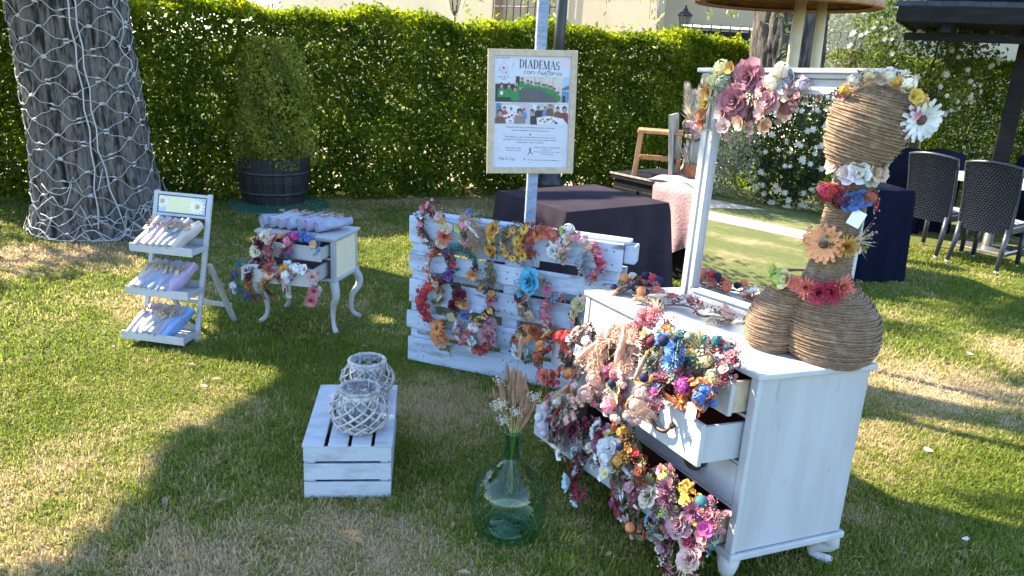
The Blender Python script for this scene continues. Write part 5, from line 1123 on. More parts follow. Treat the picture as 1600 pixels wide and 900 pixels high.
ROW4 = [
  (-0.864, -0.246, 0.287, 0.099, 55, 265, 'pink rosebud and pale lilac ball', 'ba:cream:20 ro:turquoise:24 ro:pink:24 ro:pink:26 ba:lilac:22 ba:white:20 ba:lilac:22 ba:lilac:18', 'bl:beige bl:sage'),
  (-0.776, -0.234, 0.253, 0.097, 30, 250, 'red gerbera and wine rose', 'ro:burgundy:36 ge:peach:34 bl:sage:22 ge:red:42 ro:cream:34 ro:mauve:28 bl:burgundy:20 ta:cream:40', 'le:plum bl:blush'),
  (-0.628, -0.213, 0.268, 0.088, 0, 250, 'plum and white berry', 'bl:plum:24 ro:crimson:24 bl:white:20 be:crimson:26 le:teal:26 le:teal:28 bl:greyblue:20', 'be:burgundy bl:white'),
  (-0.538, -0.2, 0.281, 0.086, -30, 230, 'white peony', 'cl:white:34 ro:white:42 bl:lemon:28 bl:magenta:18 bl:white:24 cl:cream:28', 'bl:lilac bl:white'),
  (-0.469, -0.191, 0.33, 0.079, -30, 190, 'mustard mimosa and navy ball', 'cl:mustard:26 ba:navy:16 bl:burgundy:18 cl:mustard:28 cl:rust:24 bl:plum:18 bl:orange:16', 'be:mustard le:darkgreen'),
  (-0.637, -0.214, 0.143, 0.089, 120, 330, 'dark teal leaf with pale blue lily', 'le:teal:28 bl:crimson:20 bl:rust:18 bl:paleblue:44 le:rust:26 bl:crimson:20', 'le:darkgreen be:crimson'),
  (-0.396, -0.18, 0.27, 0.078, 0, 240, 'russet and ivory', 'bl:rust:22 bl:red:20 bl:cream:22 cl:cream:24 bl:orange:20 le:sage:22', 'be:rust le:olive'),
  (-0.379, -0.178, 0.172, 0.083, 30, 280, 'mauve and crimson with white feather', 'bl:mauve:24 bl:lilac:22 ta:white:50 bl:crimson:24 cl:plum:26 bl:orange:22 bl:magenta:20 bl:rosy:20', 'be:crimson bl:white'),
  (-0.279, -0.164, 0.152, 0.081, 60, 270, 'ivory rose and tangerine', 'ro:cream:44 bl:orange:26 ro:mauve:36 bl:rust:22 le:sage:28 bl:beige:20 ba:orange:20', 'le:olive bl:rosy'),
  (-0.217, -0.155, 0.261, 0.079, -10, 210, 'purple carnation', 'mu:plum:38 mu:plum:34 ba:lime:18 bl:rosy:24 le:darkgreen:24 cl:olive:28 cl:mauve:24', 'le:lime bl:beige'),
  (-0.161, -0.148, 0.163, 0.078, 20, 260, 'pair of dusky mauve roses', 'ro:mauve:48 ro:mauve:44 ba:orange:22 bl:greyblue:24 bl:sky:18 bl:rust:22', 'le:sage bl:mauve'),
  (-0.092, -0.138, 0.268, 0.067, -10, 200, 'violet carnation and primrose', 'mu:plum:38 bl:yellow:24 bl:mustard:20 bl:greyblue:22 gr:olive:40', 'bl:mustard'),
  (-0.021, -0.128, 0.24, 0.065, -40, 200, 'fuchsia and petrol blue', 'bl:rosy:30 bl:magenta:28 bl:rosy:28 ba:teal:24 ba:teal:22 bl:lemon:16', 'be:rosy le:teal'),
  (-0.095, -0.138, 0.083, 0.082, -20, 240, 'blush dahlia with straw spikes', 'gr:lemon:44 ro:blush:46 bl:crimson:20 bl:maroon:18 ro:mauve:46 ro:mauve:34 bl:cream:20 be:cream:20', 'be:rosy bl:burgundy'),
]


flower(posy, 'cl', 'blush', T(.07, -.09, .05, 0, 55) @ Matrix.Scale(.11, 4)); flower(posy, 'mu', 'blush', T(.13, -.06, .06, 0, 60) @ Matrix.Scale(.085, 4)); flower(posy, 'cl', 'blush', T(-.03, -.08, .08, 0, 60) @ Matrix.Scale(.075, 4)); flower(posy, 'le', 'sage', T(-.02, -.05, -.03, 120, 40) @ Matrix.Scale(.09, 4)); flower(posy, 'le', 'darkgreen', T(.10, -.04, -.02, -100, 30) @ Matrix.Scale(.08, 4))
# ------------------------------------------------------------------ nightstand
NSM = T(-1.08, 4.504, 0, math.degrees(2.925)-180)
ns = thing('nightstand', 'small white nightstand with curved legs and two open drawers', 'nightstand', NSM)
NW, ND, NZ0, NZ1 = .549, .362, .335, .618
MB().box(-NW-.0, 0, -.0, ND, NZ1-.018, NZ1).build('top', WHITE_WORN, ns, T(0,0,0), bev=.005)
MB().box(-NW+.012, -.012, .012, ND-.012, NZ1-.03, NZ1-.018).build('top_moulding', WHITE_WORN, ns, bev=.004)
CREAMP = mat('cream_panel', (.74,.68,.50), .6, (.68,.61,.43), scale=5, bump=.2)
for x, m_ in ((-NW+.02, WHITE_WORN), (-.038, CREAMP)): MB().box(x, x+.018, .03, ND-.03, NZ0+.02, NZ1-.03).build('side_panel', m_, ns)
MB().box(-NW+.03, -.03, ND-.034, ND-.022, NZ0+.02, NZ1-.03).build('back_panel', WHITE_WORN, ns)
for x in (-NW+.016, -.044):
    for y in (.014, ND-.042): MB().box(x, x+.028, y, y+.028, NZ0+.02, NZ1-.03).build('stile', WHITE_WORN, ns, bev=.002)
MB().box(-NW+.005, -.005, .005, ND-.005, NZ0, NZ0+.02).build('base_moulding', WHITE_WORN, ns, bev=.006)
MB().box(-NW+.044, -.044, .016, .03, .475, .487).build('rail', WHITE_WORN, ns)
def cabriole(x, y, sx, sy, h):
    """curved leg: knee out, ankle in, small pad foot"""
    pts = []; rad = []
    for i in range(13):
        t = i/12; o_ = .030*math.sin(PI*min(1, t*2.1))*(1 if t < .48 else 0)-.012*math.sin(PI*(t-.4)/.6)*(1 if t > .4 else 0)+(.030*((t-.82)/.18)**2 if t > .82 else 0)
        pts.append((x+sx*o_, y+sy*o_, h*(1-t)+.006)); rad.append(.030-.017*min(1, t*1.25)+(.006*((t-.85)/.15) if t > .85 else 0))
    return MB().tube(pts, rad, 9)
for x, sx in ((-NW+.035, -1), (-.035, 1)):
    for y, sy in ((.035, -1), (ND-.035, 1)): cabriole(x, y, sx, sy, NZ0-.004).build('leg', WHITE_WORN, ns)
GREYIN = mat('grey_drawer_lining', (.20,.185,.20), .8, (.16,.15,.16))
def drawer(parent, x0, x1, z0, z1, out, depth, mf, mi, ms, skew=0, th=.012, front=.018, handle=None):
    """open box drawer; out = how far its face stands in front of y=0; skew turns it about its right end"""
    M_ = Matrix.Translation((x1, -out, 0)) @ Matrix.Rotation(R(skew), 4, 'Z') @ Matrix.Translation((-x1, 0, 0))
    b = MB(); b.box(x0+.004, x1-.004, 0, front, z0, z1); d = b.build('drawer', mf, parent, M_, bev=.003)
    MB().box(x0+.012, x0+.012+th, front, depth, z0+.008, z1-.012).build('drawer_side', ms, d); MB().box(x1-.012-th, x1-.012, front, depth, z0+.008, z1-.012).build('drawer_side', ms, d)
    MB().box(x0+.012+th, x1-.012-th, front, depth-.01, z0+.010, z0+.018).build('drawer_floor', mi, d); MB().box(x0+.012+th, x1-.012-th, depth-.01, depth, z0+.008, z1-.015).build('drawer_back', mi, d)
    MB().box(x0+.012+th, x1-.012-th, front+.0005, front+.003, z0+.018, z1-.004).build('drawer_lining', mi, d)
    for hx, hz in (handle or []):
        hm = MB(); w = .05
        for s_ in (-1, 1): hm.ball((hx+s_*w, -.012, hz), .012, 10, 6, sq=(.9,.7,1.25)); hm.tube([(hx+s_*w, 0, hz), (hx+s_*w, -.012, hz)], .006, 6)
        hm.tube([(hx+w*math.cos(PI+PI*i/10)*1.0, -.020-.006*math.sin(PI*i/10), hz-.005-.030*math.sin(PI*i/10)) for i in range(11)], [.005,.005,.006,.007,.008,.009,.008,.007,.006,.005,.005], 7)
        hm.build('handle', BRONZE, d)
    return d
drawer(ns, -NW+.046, -.046, .490, .580, .10, .30, WHITE_WORN, GREYIN, WHITE_WORN)
drawer(ns, -NW+.046, -.046, .362, .470, .21, .30, WHITE_WORN, GREYIN, WHITE_WORN, 4)
NAMES_N = ['slate blue','grey check','grey check','slate blue','grey check','lilac','slate blue']
for k_, c_ in enumerate(NAMES_N):
    M_ = NSM @ T(-NW+.085+.37*k_/6, .185+rnd.uniform(-.008, .008), NZ1+.010, -30+rnd.uniform(-4, 4), 3, -16+rnd.uniform(-5, 5))
    pouch(M_, c_, '%s fabric pouch, %s of the row lying on the nightstand' % (c_, ORD[k_] if k_ < 6 else 'rightmost'), 700+k_, w=.060, l_=.25, h=.076)
for i, (x, y, z, r_, a0, a1, lab, main, fill) in enumerate(NIGHT_UP): headband(hang(NSM, x, y, z, -8+rnd.uniform(-8, 8)), r_, a0, a1, main, fill, lab+' headband hooked on the upper nightstand drawer', 'headbands on the nightstand', 4.6, 300+i, nfill=24, dup=1)
for i, (x, y, z, r_, a0, a1, lab, main, fill) in enumerate(NIGHT_LOW): headband(hang(NSM, x, y, z, -8+rnd.uniform(-8, 8)), r_, a0, a1, main, fill, lab+' headband hooked on the lower nightstand drawer', 'headbands on the nightstand', 4.5, 330+i, nfill=24, dup=1)

# ------------------------------------------------------------------ barrel planter
bp_ = thing('barrel_planter', 'dark half barrel planter at the foot of the hedge', 'planter', T(-2.72, 8.50, 0))
stv = MB()
def stave(a0, a1, rb, rt_, h):
    V = []
    for a in (a0, a1):
        for r_, z in ((rb, .02), ((rb+rt_)/2+.012, h*.5), (rt_, h)): V += [(r_*math.cos(a), r_*math.sin(a), z), ((r_-.03)*math.cos(a), (r_-.03)*math.sin(a), z)]
    F = [(0,6,8,2),(2,8,10,4),(4,10,11,5),(1,3,9,7),(3,5,11,9),(0,1,7,6),(0,2,3,1),(2,4,5,3),(6,7,9,8),(8,9,11,10)]
    return MB().add(V, F)
sm = stave(-PI/22+.006, PI/22-.006, .33, .40, .52).mesh('stave', [BARREL])
for i in range(22): put('stave', sm, bp_, T(0, 0, rnd.uniform(-.004, .004), i*360/22))
for z, r_ in ((.14,.357),(.36,.385)): MB().lathe([(r_-.004, z-.014), (r_+.006, z-.014), (r_+.010, z+.014), (r_, z+.014)], 44, caps=(False, False)).build('hoop', HOOP, bp_)
MB().lathe([(.36, .44), (.01, .47)], 22).build('soil', SOIL, bp_)
gm = MB(); gm.lathe([(.01,.022),(.50,.022),(.53,.03),(.54,.012),(.53,.006)], 30); tag(gm.build('plastic_mat', GREEN_MAT, None, T(-2.60, 8.28, 0)), 'green plastic mat lying under the dark barrel planter', 'mat')

# ------------------------------------------------------------------ pallet with headbands
PLM = T(.574, 3.741, 0, math.degrees(2.799)-180)
pt = thing('pallet', 'white washed wooden pallet stood on edge as a headband rack', 'pallet', PLM)
PLW, PLH = 1.237, .868
zz_ = 0.0; rows_ = [(.150, 0), (.052, 1), (.106, 0), (.050, 1), (.140, 0), (.052, 1), (.108, 0), (.050, 1), (.152, 0)]
GREYB = mat('bare_pallet_board', (.25,.17,.13), .85, (.16,.11,.085), scale=6, stretch=(.4,3,3), rand=.1)
zz_ = .004
for q, (h_, rec) in enumerate(rows_):
    if rec:
        xr = 0 if q != 7 else -.28
        m_ = GREYB if q in (3,) else WHITE_PALLET
        if q == 7: MB().box(-PLW+.02, -.50, .095, .115, zz_-.012, zz_+h_+.012).build('back_board', m_, pt, bev=.003); MB().box(-.24, -.02, .095, .115, zz_-.012, zz_+h_+.012).build('back_board', m_, pt, bev=.003)
        else: MB().box(-PLW+.02+rnd.uniform(0, .01), -.015, .095, .115, zz_-.012, zz_+h_+.012).build('back_board', m_, pt, bev=.003)
        # inner face of the recess seen at the left end
        MB().box(-PLW+.012, -PLW+.09, .03, .055, zz_-.008, zz_+h_+.008).build('spacer', WHITE_PALLET, pt)
    else:
        e = rnd.uniform(-.008, .008); MB().box(-PLW+e, rnd.uniform(-.006, .004) if q != 8 else -.03, .006, .026, zz_+.002, zz_+h_-.002).build('front_board', WHITE_PALLET, pt, T(0, 0, 0, rnd.uniform(-.15, .15)), bev=.004)
    zz_ += h_
for x in (-PLW+.05, -PLW/2-.05, -.14): MB().box(x, x+.09, .0265, .0945, .012, PLH-.02).build('bearer', WHITE_PALLET, pt, bev=.003)
MB().box(-PLW+.01, -.005, .028, .114, PLH-.012, PLH+.008).build('top_board', WHITE_PALLET, pt, bev=.004)
MB().box(-.03, .03, .030, .118, PLH-.11, PLH-.014).build('end_block', WHITE_PALLET, pt, bev=.006)
nl = MB().lathe([(.0045,0),(.003,.0015)], 7).mesh('nail', [BLACK_IRON]); zz_ = .004
for q, (h_, rec) in enumerate(rows_):
    if not rec:
        for x in (-PLW+.07, -PLW+.11, -PLW/2-.02, -PLW/2+.02, -.11, -.07):
            for dz in (.28, .72): put('nail', nl, pt, T(x+rnd.uniform(-.01, .01), .0055, zz_+h_*dz+rnd.uniform(-.008, .008), 0, 90))
    zz_ += h_
for i, (x, y, z, r_, a0, a1, lab, main, fill) in enumerate(PALLET):
    row = 'top' if z > .70 else ('second' if z > .54 else ('third' if z > .36 else 'lowest'))
    headband(hang(PLM, x, y, z, rnd.uniform(-10, 6), rnd.uniform(-8, 8)), r_, a0, a1, main, fill, lab+' headband hung on the %s row of the pallet' % row, 'headbands on the pallet', 4.15, i, nfill=34, dup=1, tagcard={21: (-.02,-.06,31), 17: (.06,-.055,15), 28: None}.get(i))
MB_r = MB().tube([(-.235, -.06, .49), (-.237, -.065, .40), (-.234, -.06, .29)], .0035, 5); tag(MB_r.build('pink_ribbon', fmat('pink'), None, PLM), 'thin pink ribbon dangling down the pallet front', 'ribbon')

# ------------------------------------------------------------------ crate and lanterns
CRM = T(-.441, 2.72, 0, 8.56-1.5)
ct = thing('wooden_crate', 'white painted slatted crate standing upside down on the lawn', 'crate', CRM)
CW, CD, CH = .342, .562, .243
for i, (z0, z1) in enumerate(((.004,.075),(.086,.157),(.168,CH-.012))):
    MB().box(-CW, 0, .0, .012, z0, z1).build('end_slat', WHITE_CRATE, ct, bev=.002); MB().box(-CW, 0, CD-.012, CD, z0, z1).build('end_slat', WHITE_CRATE, ct, bev=.002)
    for x in (-CW+.0005, -.0125): MB().box(x, x+.012, .0125, CD-.0125, z0, z1).build('side_slat', WHITE_CRATE, ct, bev=.002)
for x in (-CW+.013, -.043):
    for y in (.0125, CD-.0425): MB().box(x, x+.03, y, y+.03, .004, CH-.012).build('corner_post', WHITE_CRATE, ct)
for x0, x1 in ((-CW-.004, -.262), (-.246, -.170), (-.156, -.080), (-.066, .004)): MB().box(x0, x1, -.004, CD+.004, CH-.0115, CH).build('top_slat', WHITE_CRATE, ct, bev=.002)
def willow_lantern(M, label, rm, hh, seed):
    rg = random.Random(seed); r = thing('willow_lantern', label, 'lantern', M, 'willow lanterns on the crate')
    def prof(t): return rm*(.60+.42*math.sin(PI*min(1, max(0, .10+t*.84)))**.8)-(.05*rm if t > .85 else 0)
    N = 12
    for dirn in (1, -1):
        pts = []; wv = .006
        for i in range(15): t = i/14; a = dirn*t*R(105); pts.append(((prof(t)+dirn*.0025)*math.cos(a), (prof(t)+dirn*.0025)*math.sin(a), .012+hh*.80*t))
        me = MB().tube(pts, [.0042+.0012*math.sin(i) for i in range(15)], 5).mesh('willow_strip', [WILLOW])
        for k_ in range(N): put('willow_strip', me, r, T(0, 0, 0, k_*360/N+rg.uniform(-4, 4)))
    for k_ in range(10): a = k_*PI/5; MB().tube([(.62*rm*math.cos(a), .62*rm*math.sin(a), .012), (.64*rm*math.cos(a), .64*rm*math.sin(a), hh*.5), (.66*rm*math.cos(a), .66*rm*math.sin(a), hh)], .006, 4).build('upright', WILLOW, r)
    b = MB()
    for q in range(4): b.tube([((.66*rm+.004*(-1)**(j+q))*math.cos(j*PI/14), (.66*rm+.004*(-1)**(j+q))*math.sin(j*PI/14), .008+q*.007) for j in range(28)], .0055, 5, closed=True)
    b.build('woven_base', WILLOW, r)
    MB().lathe([(.685*rm, hh*.79), (.70*rm, hh*.80), (.69*rm, hh*.93), (.675*rm, hh*.93)], 30, caps=(False, False)).build('collar', WILLOW, r)
    b = MB()
    for ph in (0, 1, 2): b.tube([((.68*rm+.005*math.cos(j*2.1+ph*2.1))*math.cos(j*PI/24), (.68*rm+.005*math.cos(j*2.1+ph*2.1))*math.sin(j*PI/24), hh*.95+.005*math.sin(j*2.1+ph*2.1)) for j in range(48)], .0048, 5, closed=True)
    b.build('braided_rim', WILLOW, r)
    MB().lathe([(.001,.016),(.42*rm,.016),(.44*rm,.02),(.44*rm,hh*.72),(.425*rm,hh*.72),(.425*rm,.024),(.001,.024)], 24).build('glass_insert', CLEAR, r)
    return r
willow_lantern(T(-.592, 2.845, CH+.001), 'whitewashed willow lantern at the front of the crate top', .116, .185, 1)
willow_lantern(T(-.622, 3.150, CH+.001, 20), 'whitewashed willow lantern at the back of the crate top', .114, .180, 2)

# ------------------------------------------------------------------ demijohn and dried bouquet
DJM = T(.035, 2.535, .0)
dj = thing('demijohn', 'green glass demijohn bottle on the lawn before the dresser', 'bottle', DJM)
prof = [(.002,.020),(.07,.012),(.105,.008),(.128,.030),(.140,.075),(.1425,.13),(.139,.18),(.124,.225),(.096,.262),(.062,.288),(.040,.306),(.031,.325)]
MB().lathe(prof, 56, caps=(False, False)).build('body', GREEN_GLASS, dj)
MB().lathe([(.0308,.325),(.029,.36),(.0275,.40),(.0275,.415),(.033,.417),(.034,.430),(.028,.432),(.024,.425),(.0235,.36),(.026,.326)], 32, caps=(False, False)).build('neck', NECK_GLASS, dj)
MB().lathe([(.002,.030),(.08,.020),(.10,.026),(.06,.045),(.002,.052)], 32, caps=(False, False)).build('punt', GREEN_GLASS, dj)
bq = thing('dried_bouquet', 'bunch of beige bunny tails and white yarrow in the demijohn', 'bouquet', DJM)
STRAW = mat('straw_stem', (.50,.40,.16), .8, (.38,.32,.12)); STRAWD = mat('green_stem', (.20,.20,.09), .8)
TAILM = [f_tail(random.Random(40+i)).mesh('bunny_tail', [mat('tail_beige_%d' % i, ((.40,.25,.16),(.45,.30,.20),(.34,.20,.125))[i], .95, ((.30,.18,.11),(.35,.22,.14),(.26,.15,.09))[i], .4, .6, 2.5, trans=.15), STRAW]) for i in range(3)]
YAR = MB()
for q in range(60): YAR.ball((rnd.gauss(0,.42), rnd.gauss(0,.42), rnd.uniform(-.12,.12)), rnd.uniform(.07,.13), 5, 3)
YAR = YAR.mesh('yarrow_head', [mat('yarrow', (.52,.48,.38), .9, (.36,.32,.22))])
for k_ in range(42):
    a = rnd.uniform(0, 6.28); sp = rnd.random()**.6; tip = Vector((.066*sp*math.cos(a)+rnd.gauss(0,.006), .05*sp*math.sin(a), rnd.uniform(.51,.68)-.05*sp)); p0 = Vector((.012*math.cos(a+3), .012*math.sin(a+3), .19+rnd.uniform(-.03,.05))); p1 = Vector((.011*math.cos(a), .011*math.sin(a), .42))
    if k_ == 3: tip = Vector((.002, 0, .76))
    if k_ == 4: tip = Vector((.145, -.02, .60))
    yar = k_ in (7, 12, 18, 24, 30, 36)
    if yar: tip = Vector(((-.066,-.03,.54),(-.048,-.05,.56),(.006,-.055,.535),(.066,-.03,.585),(-.06,.0,.625),(-.040,-.05,.495))[(7,12,18,24,30,36).index(k_)])
    MB().tube([p0, p1, p1.lerp(tip, .5)+Vector((0,0,.012)), tip], [.0014,.0014,.0012,.001], 4).build('stem', STRAW if k_ % 3 else STRAWD, bq)
    d = (tip-p1).normalized(); s_ = rnd.uniform(.044, .060)
    if yar: put('yarrow_head', YAR, bq, Matrix.Translation(tip) @ T(0,0,0,0,25) @ Matrix.Scale(.026, 4))
    else:
        x_ = d.orthogonal().normalized(); put('bunny_tail', TAILM[k_ % 3], bq, Matrix.Translation(tip) @ Matrix((x_, d, x_.cross(d))).transposed().to_4x4() @ Matrix.Scale(s_, 4))

# ------------------------------------------------------------------ dresser (stands a little out of level on the lawn)
DK = .967
DROT = Matrix(((.4274,.9038,.0238,0),(-.9027,.4251,.0665,0),(.0500,-.0499,.9975,0),(0,0,0,1)))
DMW = Matrix.Translation((.815*DK, 2.299*DK, 1.75-1.75*DK)) @ DROT
DS = DMW @ Matrix.Scale(DK, 4)
ds = thing('dresser', 'white painted chest of drawers with open drawers full of headbands', 'dresser', DS)
DW, DD, DZ0, DZ1 = 1.155, .549, .085, .783
MB().box(-DW-.004, .004, -.006, DD+.004, DZ1-.022, DZ1).build('top', WHITE, ds, bev=.005, seg=2)
MB().box(-.034, -.012, .024, DD-.018, DZ0+.03, DZ1-.023).build('side_panel', WHITE_WORN, ds); MB().box(-DW+.012, -DW+.034, .024, DD-.018, DZ0+.03, DZ1-.023).build('side_panel', WHITE_WORN, ds)
for x in (-.040, -DW+.006): MB().box(x, x+.034, .004, .0238, DZ0+.028, DZ1-.0225).build('front_stile', WHITE, ds, bev=.002)
MB().box(-DW+.035, -.035, DD-.03, DD-.02, DZ0+.03, DZ1-.023).build('back_panel', WOOD_PALE, ds)
MB().box(-DW, .002, -.002, DD+.002, DZ0, DZ0+.027).build('base_moulding', WHITE, ds, bev=.006, seg=2)
for z in (.612, .440, .272): MB().box(-DW+.041, -.041, .006, .030, z, z+.010).build('rail', WHITE, ds, bev=.001)
for z in (.612, .440, .272): MB().box(-DW+.041, -.041, .030, DD-.031, z+.001, z+.008).build('dust_board', WOOD_DARKRED, ds)
for z0, z1 in ((.112,.272),(.282,.44),(.45,.612),(.622,.759)):
    MB().box(-DW+.0355, -DW+.037, .031, DD-.031, z0+.01, z1-.004).build('carcass_lining', WOOD_DARKRED, ds)
MB().box(-.600, -.586, .006, .026, .622, .7595).build('divider', WHITE, ds)
drawer(ds, -DW+.040, -.600, .624, .756, -.008, .40, WHITE, WOOD_DARKRED, WOOD_PALE, handle=[(-.873+.02, .692)])
drawer(ds, -.586, -.040, .624, .756, .072, .40, WHITE, WOOD_DARKRED, WOOD_PALE, handle=[(-.33, .692)])
drawer(ds, -DW+.040, -.040, .452, .604, .172, .44, WHITE, WOOD_DARKRED, WHITE_WORN, handle=[(-.235, .545), (-.90, .545)])
drawer(ds, -DW+.040, -.040, .284, .436, -.006, .44, WHITE, WOOD_DARKRED, WOOD_PALE, handle=[(-.25, .37), (-.90, .37)])
drawer(ds, -DW+.040, -.040, .116, .262, .10, .44, WHITE, WOOD_DARKRED, WOOD_PALE, 7.0)
def big_leg(x, y, sx, sy, h):
    pts = []; rad = []
    for i in range(11):
        t = i/10; o_ = .028*math.sin(PI*min(1, t*1.9))*(t < .53)-.015*math.sin(PI*(t-.45)/.55)*(t > .45)+(.035*((t-.8)/.2)**2 if t > .8 else 0)
        pts.append((x+sx*o_, y+sy*o_, DZ0-h*t+.004)); rad.append(.045-.028*min(1, t*1.2)+(.006 if t > .93 else 0))
    return MB().tube(pts, rad, 10)
for x, sx in ((-DW+.06, -1), (-.06, 1)):
    for y, sy in ((.05, -1), (DD-.05, 1)):
        wz = (DS @ Vector((x, y, DZ0))).z; big_leg(x, y, sx, sy, (wz+.002)/DK).build('leg', WHITE, ds)
gk = 'headbands heaped on the dresser drawers'
for i, (x, y, z, r_, a0, a1, lab, main, fill) in enumerate(ROW2):
    headband(hang(DMW, x*DK, y*DK, z*DK, -22+rnd.uniform(-10, 10), rnd.uniform(-10, 10)), r_*.95, a0, a1, main, fill, lab+' headband on the second dresser drawer', gk, 2.85, 400+i, nfill=80, dup=3, bulge=2.2, tagcard=(.03,-.03,24) if i == 8 else None)
for i, (x, y, z, r_, a0, a1, lab, main, fill) in enumerate(ROW1):
    headband(hang(DMW, x*DK, y*DK, z*DK, -26+rnd.uniform(-10, 10), rnd.uniform(-10, 10)), r_*.95, a0, a1, main, fill, lab+' headband on the top right dresser drawer', gk, 2.75, 430+i, nfill=80, dup=3, bulge=2.0)
for i, (x, y, z, r_, a0, a1, lab, main, fill) in enumerate(ROW4):
    headband(hang(DMW, x*DK, y*DK, z*DK, -14+rnd.uniform(-10, 10), -7+rnd.uniform(-10, 10)), r_*.95, a0, a1, main, fill, lab+' headband on the bottom dresser drawer', gk, 2.7, 460+i, nfill=76, dup=3, bulge=2.0, tagcard=(-.03,-.10,26) if i == 1 else None)

# headbands lying on the dresser top
LIE = lambda x, y, rz, tx=0: DMW @ Matrix.Translation((x*DK, y*DK, DZ1*DK+.012)) @ Matrix.Rotation(R(rz), 4, 'Z') @ Matrix.Rotation(R(tx), 4, 'X')
gt = 'headbands lying on the dresser top'
headband(LIE(-1.02, .20, 10, 18), .085, 20, 200, 'mu:rosy:18 ba:navy:16 ba:crimson:18 bl:rosy:18 ba:navy:15 ro:coral:20 cl:cream:20 ba:orange:20 cl:olive:20', 'be:beige bl:pink ba:coral', 'berry red and navy ball headband at the left of the dresser top', gt, 3.3, 501, nfill=26, bulge=2.4)
headband(LIE(-.97, .10, -40, 6), .080, 60, 230, 'ba:orange:20 ba:navy:15 le:beige:26 bl:orange:22 ba:navy:15 gr:beige:40 gr:beige:40 ba:navy:14', 'gr:beige be:beige', 'dried oat and orange petal headband on the dresser top', gt, 3.2, 502, nfill=16, bulge=1.6)
headband(LIE(-.74, .20, 15, 6), .085, 20, 220, 'le:beige:36 be:crimson:24 bl:white:24 bl:blush:34 le:greyblue:30 ro:rosy:26 bl:cream:22 ta:cream:40 gr:beige:44', 'be:crimson gr:beige', 'blush leaf and dark pink rose headband by the mirror foot', gt, 3.1, 503, nfill=14, bulge=1.6)
headband(LIE(-.60, .26, -30, 4), .075, 40, 190, 'bl:blush:34 ta:peach:44 bl:peach:30 le:beige:34 gr:straw:50 gr:straw:46', 'gr:straw be:maroon', 'pale petal and golden oat headband beside the mannequin base', gt, 3.0, 504, nfill=14, bulge=1.3)
headband(LIE(-.46, .44, 20, 20), .07, 10, 180, 'bl:peach:40 cl:mustard:26 ba:orange:24 bl:blush:36 le:beige:28', 'bl:mustard le:brown', 'peach petal and mustard headband against the mirror glass', gt, 3.0, 505, nfill=12, bulge=1.4)

# ------------------------------------------------------------------ mirror
MM = DMW @ Matrix.Translation((-1.025*DK, .445*DK, DZ1*DK)) @ Matrix.Rotation(R(8), 4, 'Z') @ Matrix.Translation((1.025*DK, 0, 0))
mr_ = thing('mirror', 'tall white framed mirror standing on the dresser', 'mirror', MM)
MX0, MX1, MH = -1.025*DK, -.19*DK, 1.01*DK
def moulding(x0, x1, z0, z1, name='frame_bar', y=0):
    o = MB().box(x0, x1, -.012+y, .028+y, z0, z1).build(name, WHITE, mr_, bev=.005); return o
SWD = .075
moulding(MX0, MX0+SWD, 0, MH-.02); moulding(MX1-SWD, MX1, 0, MH-.02); moulding(MX0+SWD, MX1-SWD, 0, .05); moulding(MX0+SWD, MX1-SWD, MH-.075, MH-.02)
for x0, x1, z0, z1 in ((MX0+SWD*.30, MX0+SWD*.52, .0, MH-.02), (MX0+SWD*.72, MX0+SWD, .05, MH-.075), (MX1-SWD, MX1-SWD*.72, .05, MH-.075), (MX1-SWD*.52, MX1-SWD*.3, 0, MH-.02), (MX0+SWD, MX1-SWD, .034, .05), (MX0+SWD, MX1-SWD, MH-.075, MH-.06)):
    MB().box(x0, x1, -.0195, -.0122, z0, z1).build('frame_bead', WHITE, mr_, bev=.003)
b = MB(); b.box(MX0-.02, MX1+.02, -.03, .034, MH-.0195, MH-.002); b.box(MX0-.04, MX1+.04, -.045, .04, MH-.0018, MH+.016); b.build('cornice', WHITE, mr_, bev=.004)
MB().box(MX0+SWD-.004, MX1-SWD+.004, .004, .008, .046, MH-.071).build('glass', MIRROR, mr_)
MB().box(MX0+.01, MX1-.01, .0285, .034, .01, MH-.03).build('back_panel', WOOD_PALE, mr_)
# garlands hooked over the top of the mirror: every bloom in its place along the rail (x from the left corner, z from the top, size)
def garland(label, items, fill, seed, nf):
    r = thing('floral_headband', label, 'headband', MM @ T(MX0, -.045, MH) @ FRONT, 'headbands on the mirror'); rg = random.Random(seed); q_ = .0026
    P_ = [(x*q_, -z*q_) for x, z, *_ in items]
    MB().tube([(x, z, -.012) for x, z in P_], .0035, 6).build('band', BAND_FELT, r)
    def place(kd, col, x, z, px, dz, jit=.3):
        if kd in ('le', 'gr', 'ta'): Q = Matrix.Rotation(rg.uniform(0, 6.28), 4, 'Z') @ Matrix.Rotation(rg.uniform(.0, .5), 4, 'X')
        else: Q = Vector((rg.uniform(-jit, jit), rg.uniform(-jit, jit), 1)).to_track_quat('Z', 'Y').to_matrix().to_4x4() @ Matrix.Rotation(rg.uniform(0, 6.28), 4, 'Z')
        flower(r, kd, col, Matrix.Translation((x, z, dz)) @ Q @ Matrix.Scale(px*q_/2, 4))
    for x, z, kd, col, px in items: place(kd, col, x*q_, -z*q_, px, rg.uniform(.0, .018))
    for i in range(nf): x, z = rg.choice(P_); kd, col = rg.choice(fill.split()).split(':'); place(kd, col, x+rg.gauss(0, .022), z+rg.gauss(0, .022), {'le': 26, 'be': 20}.get(kd, 14), rg.uniform(-.01, .015), .6)
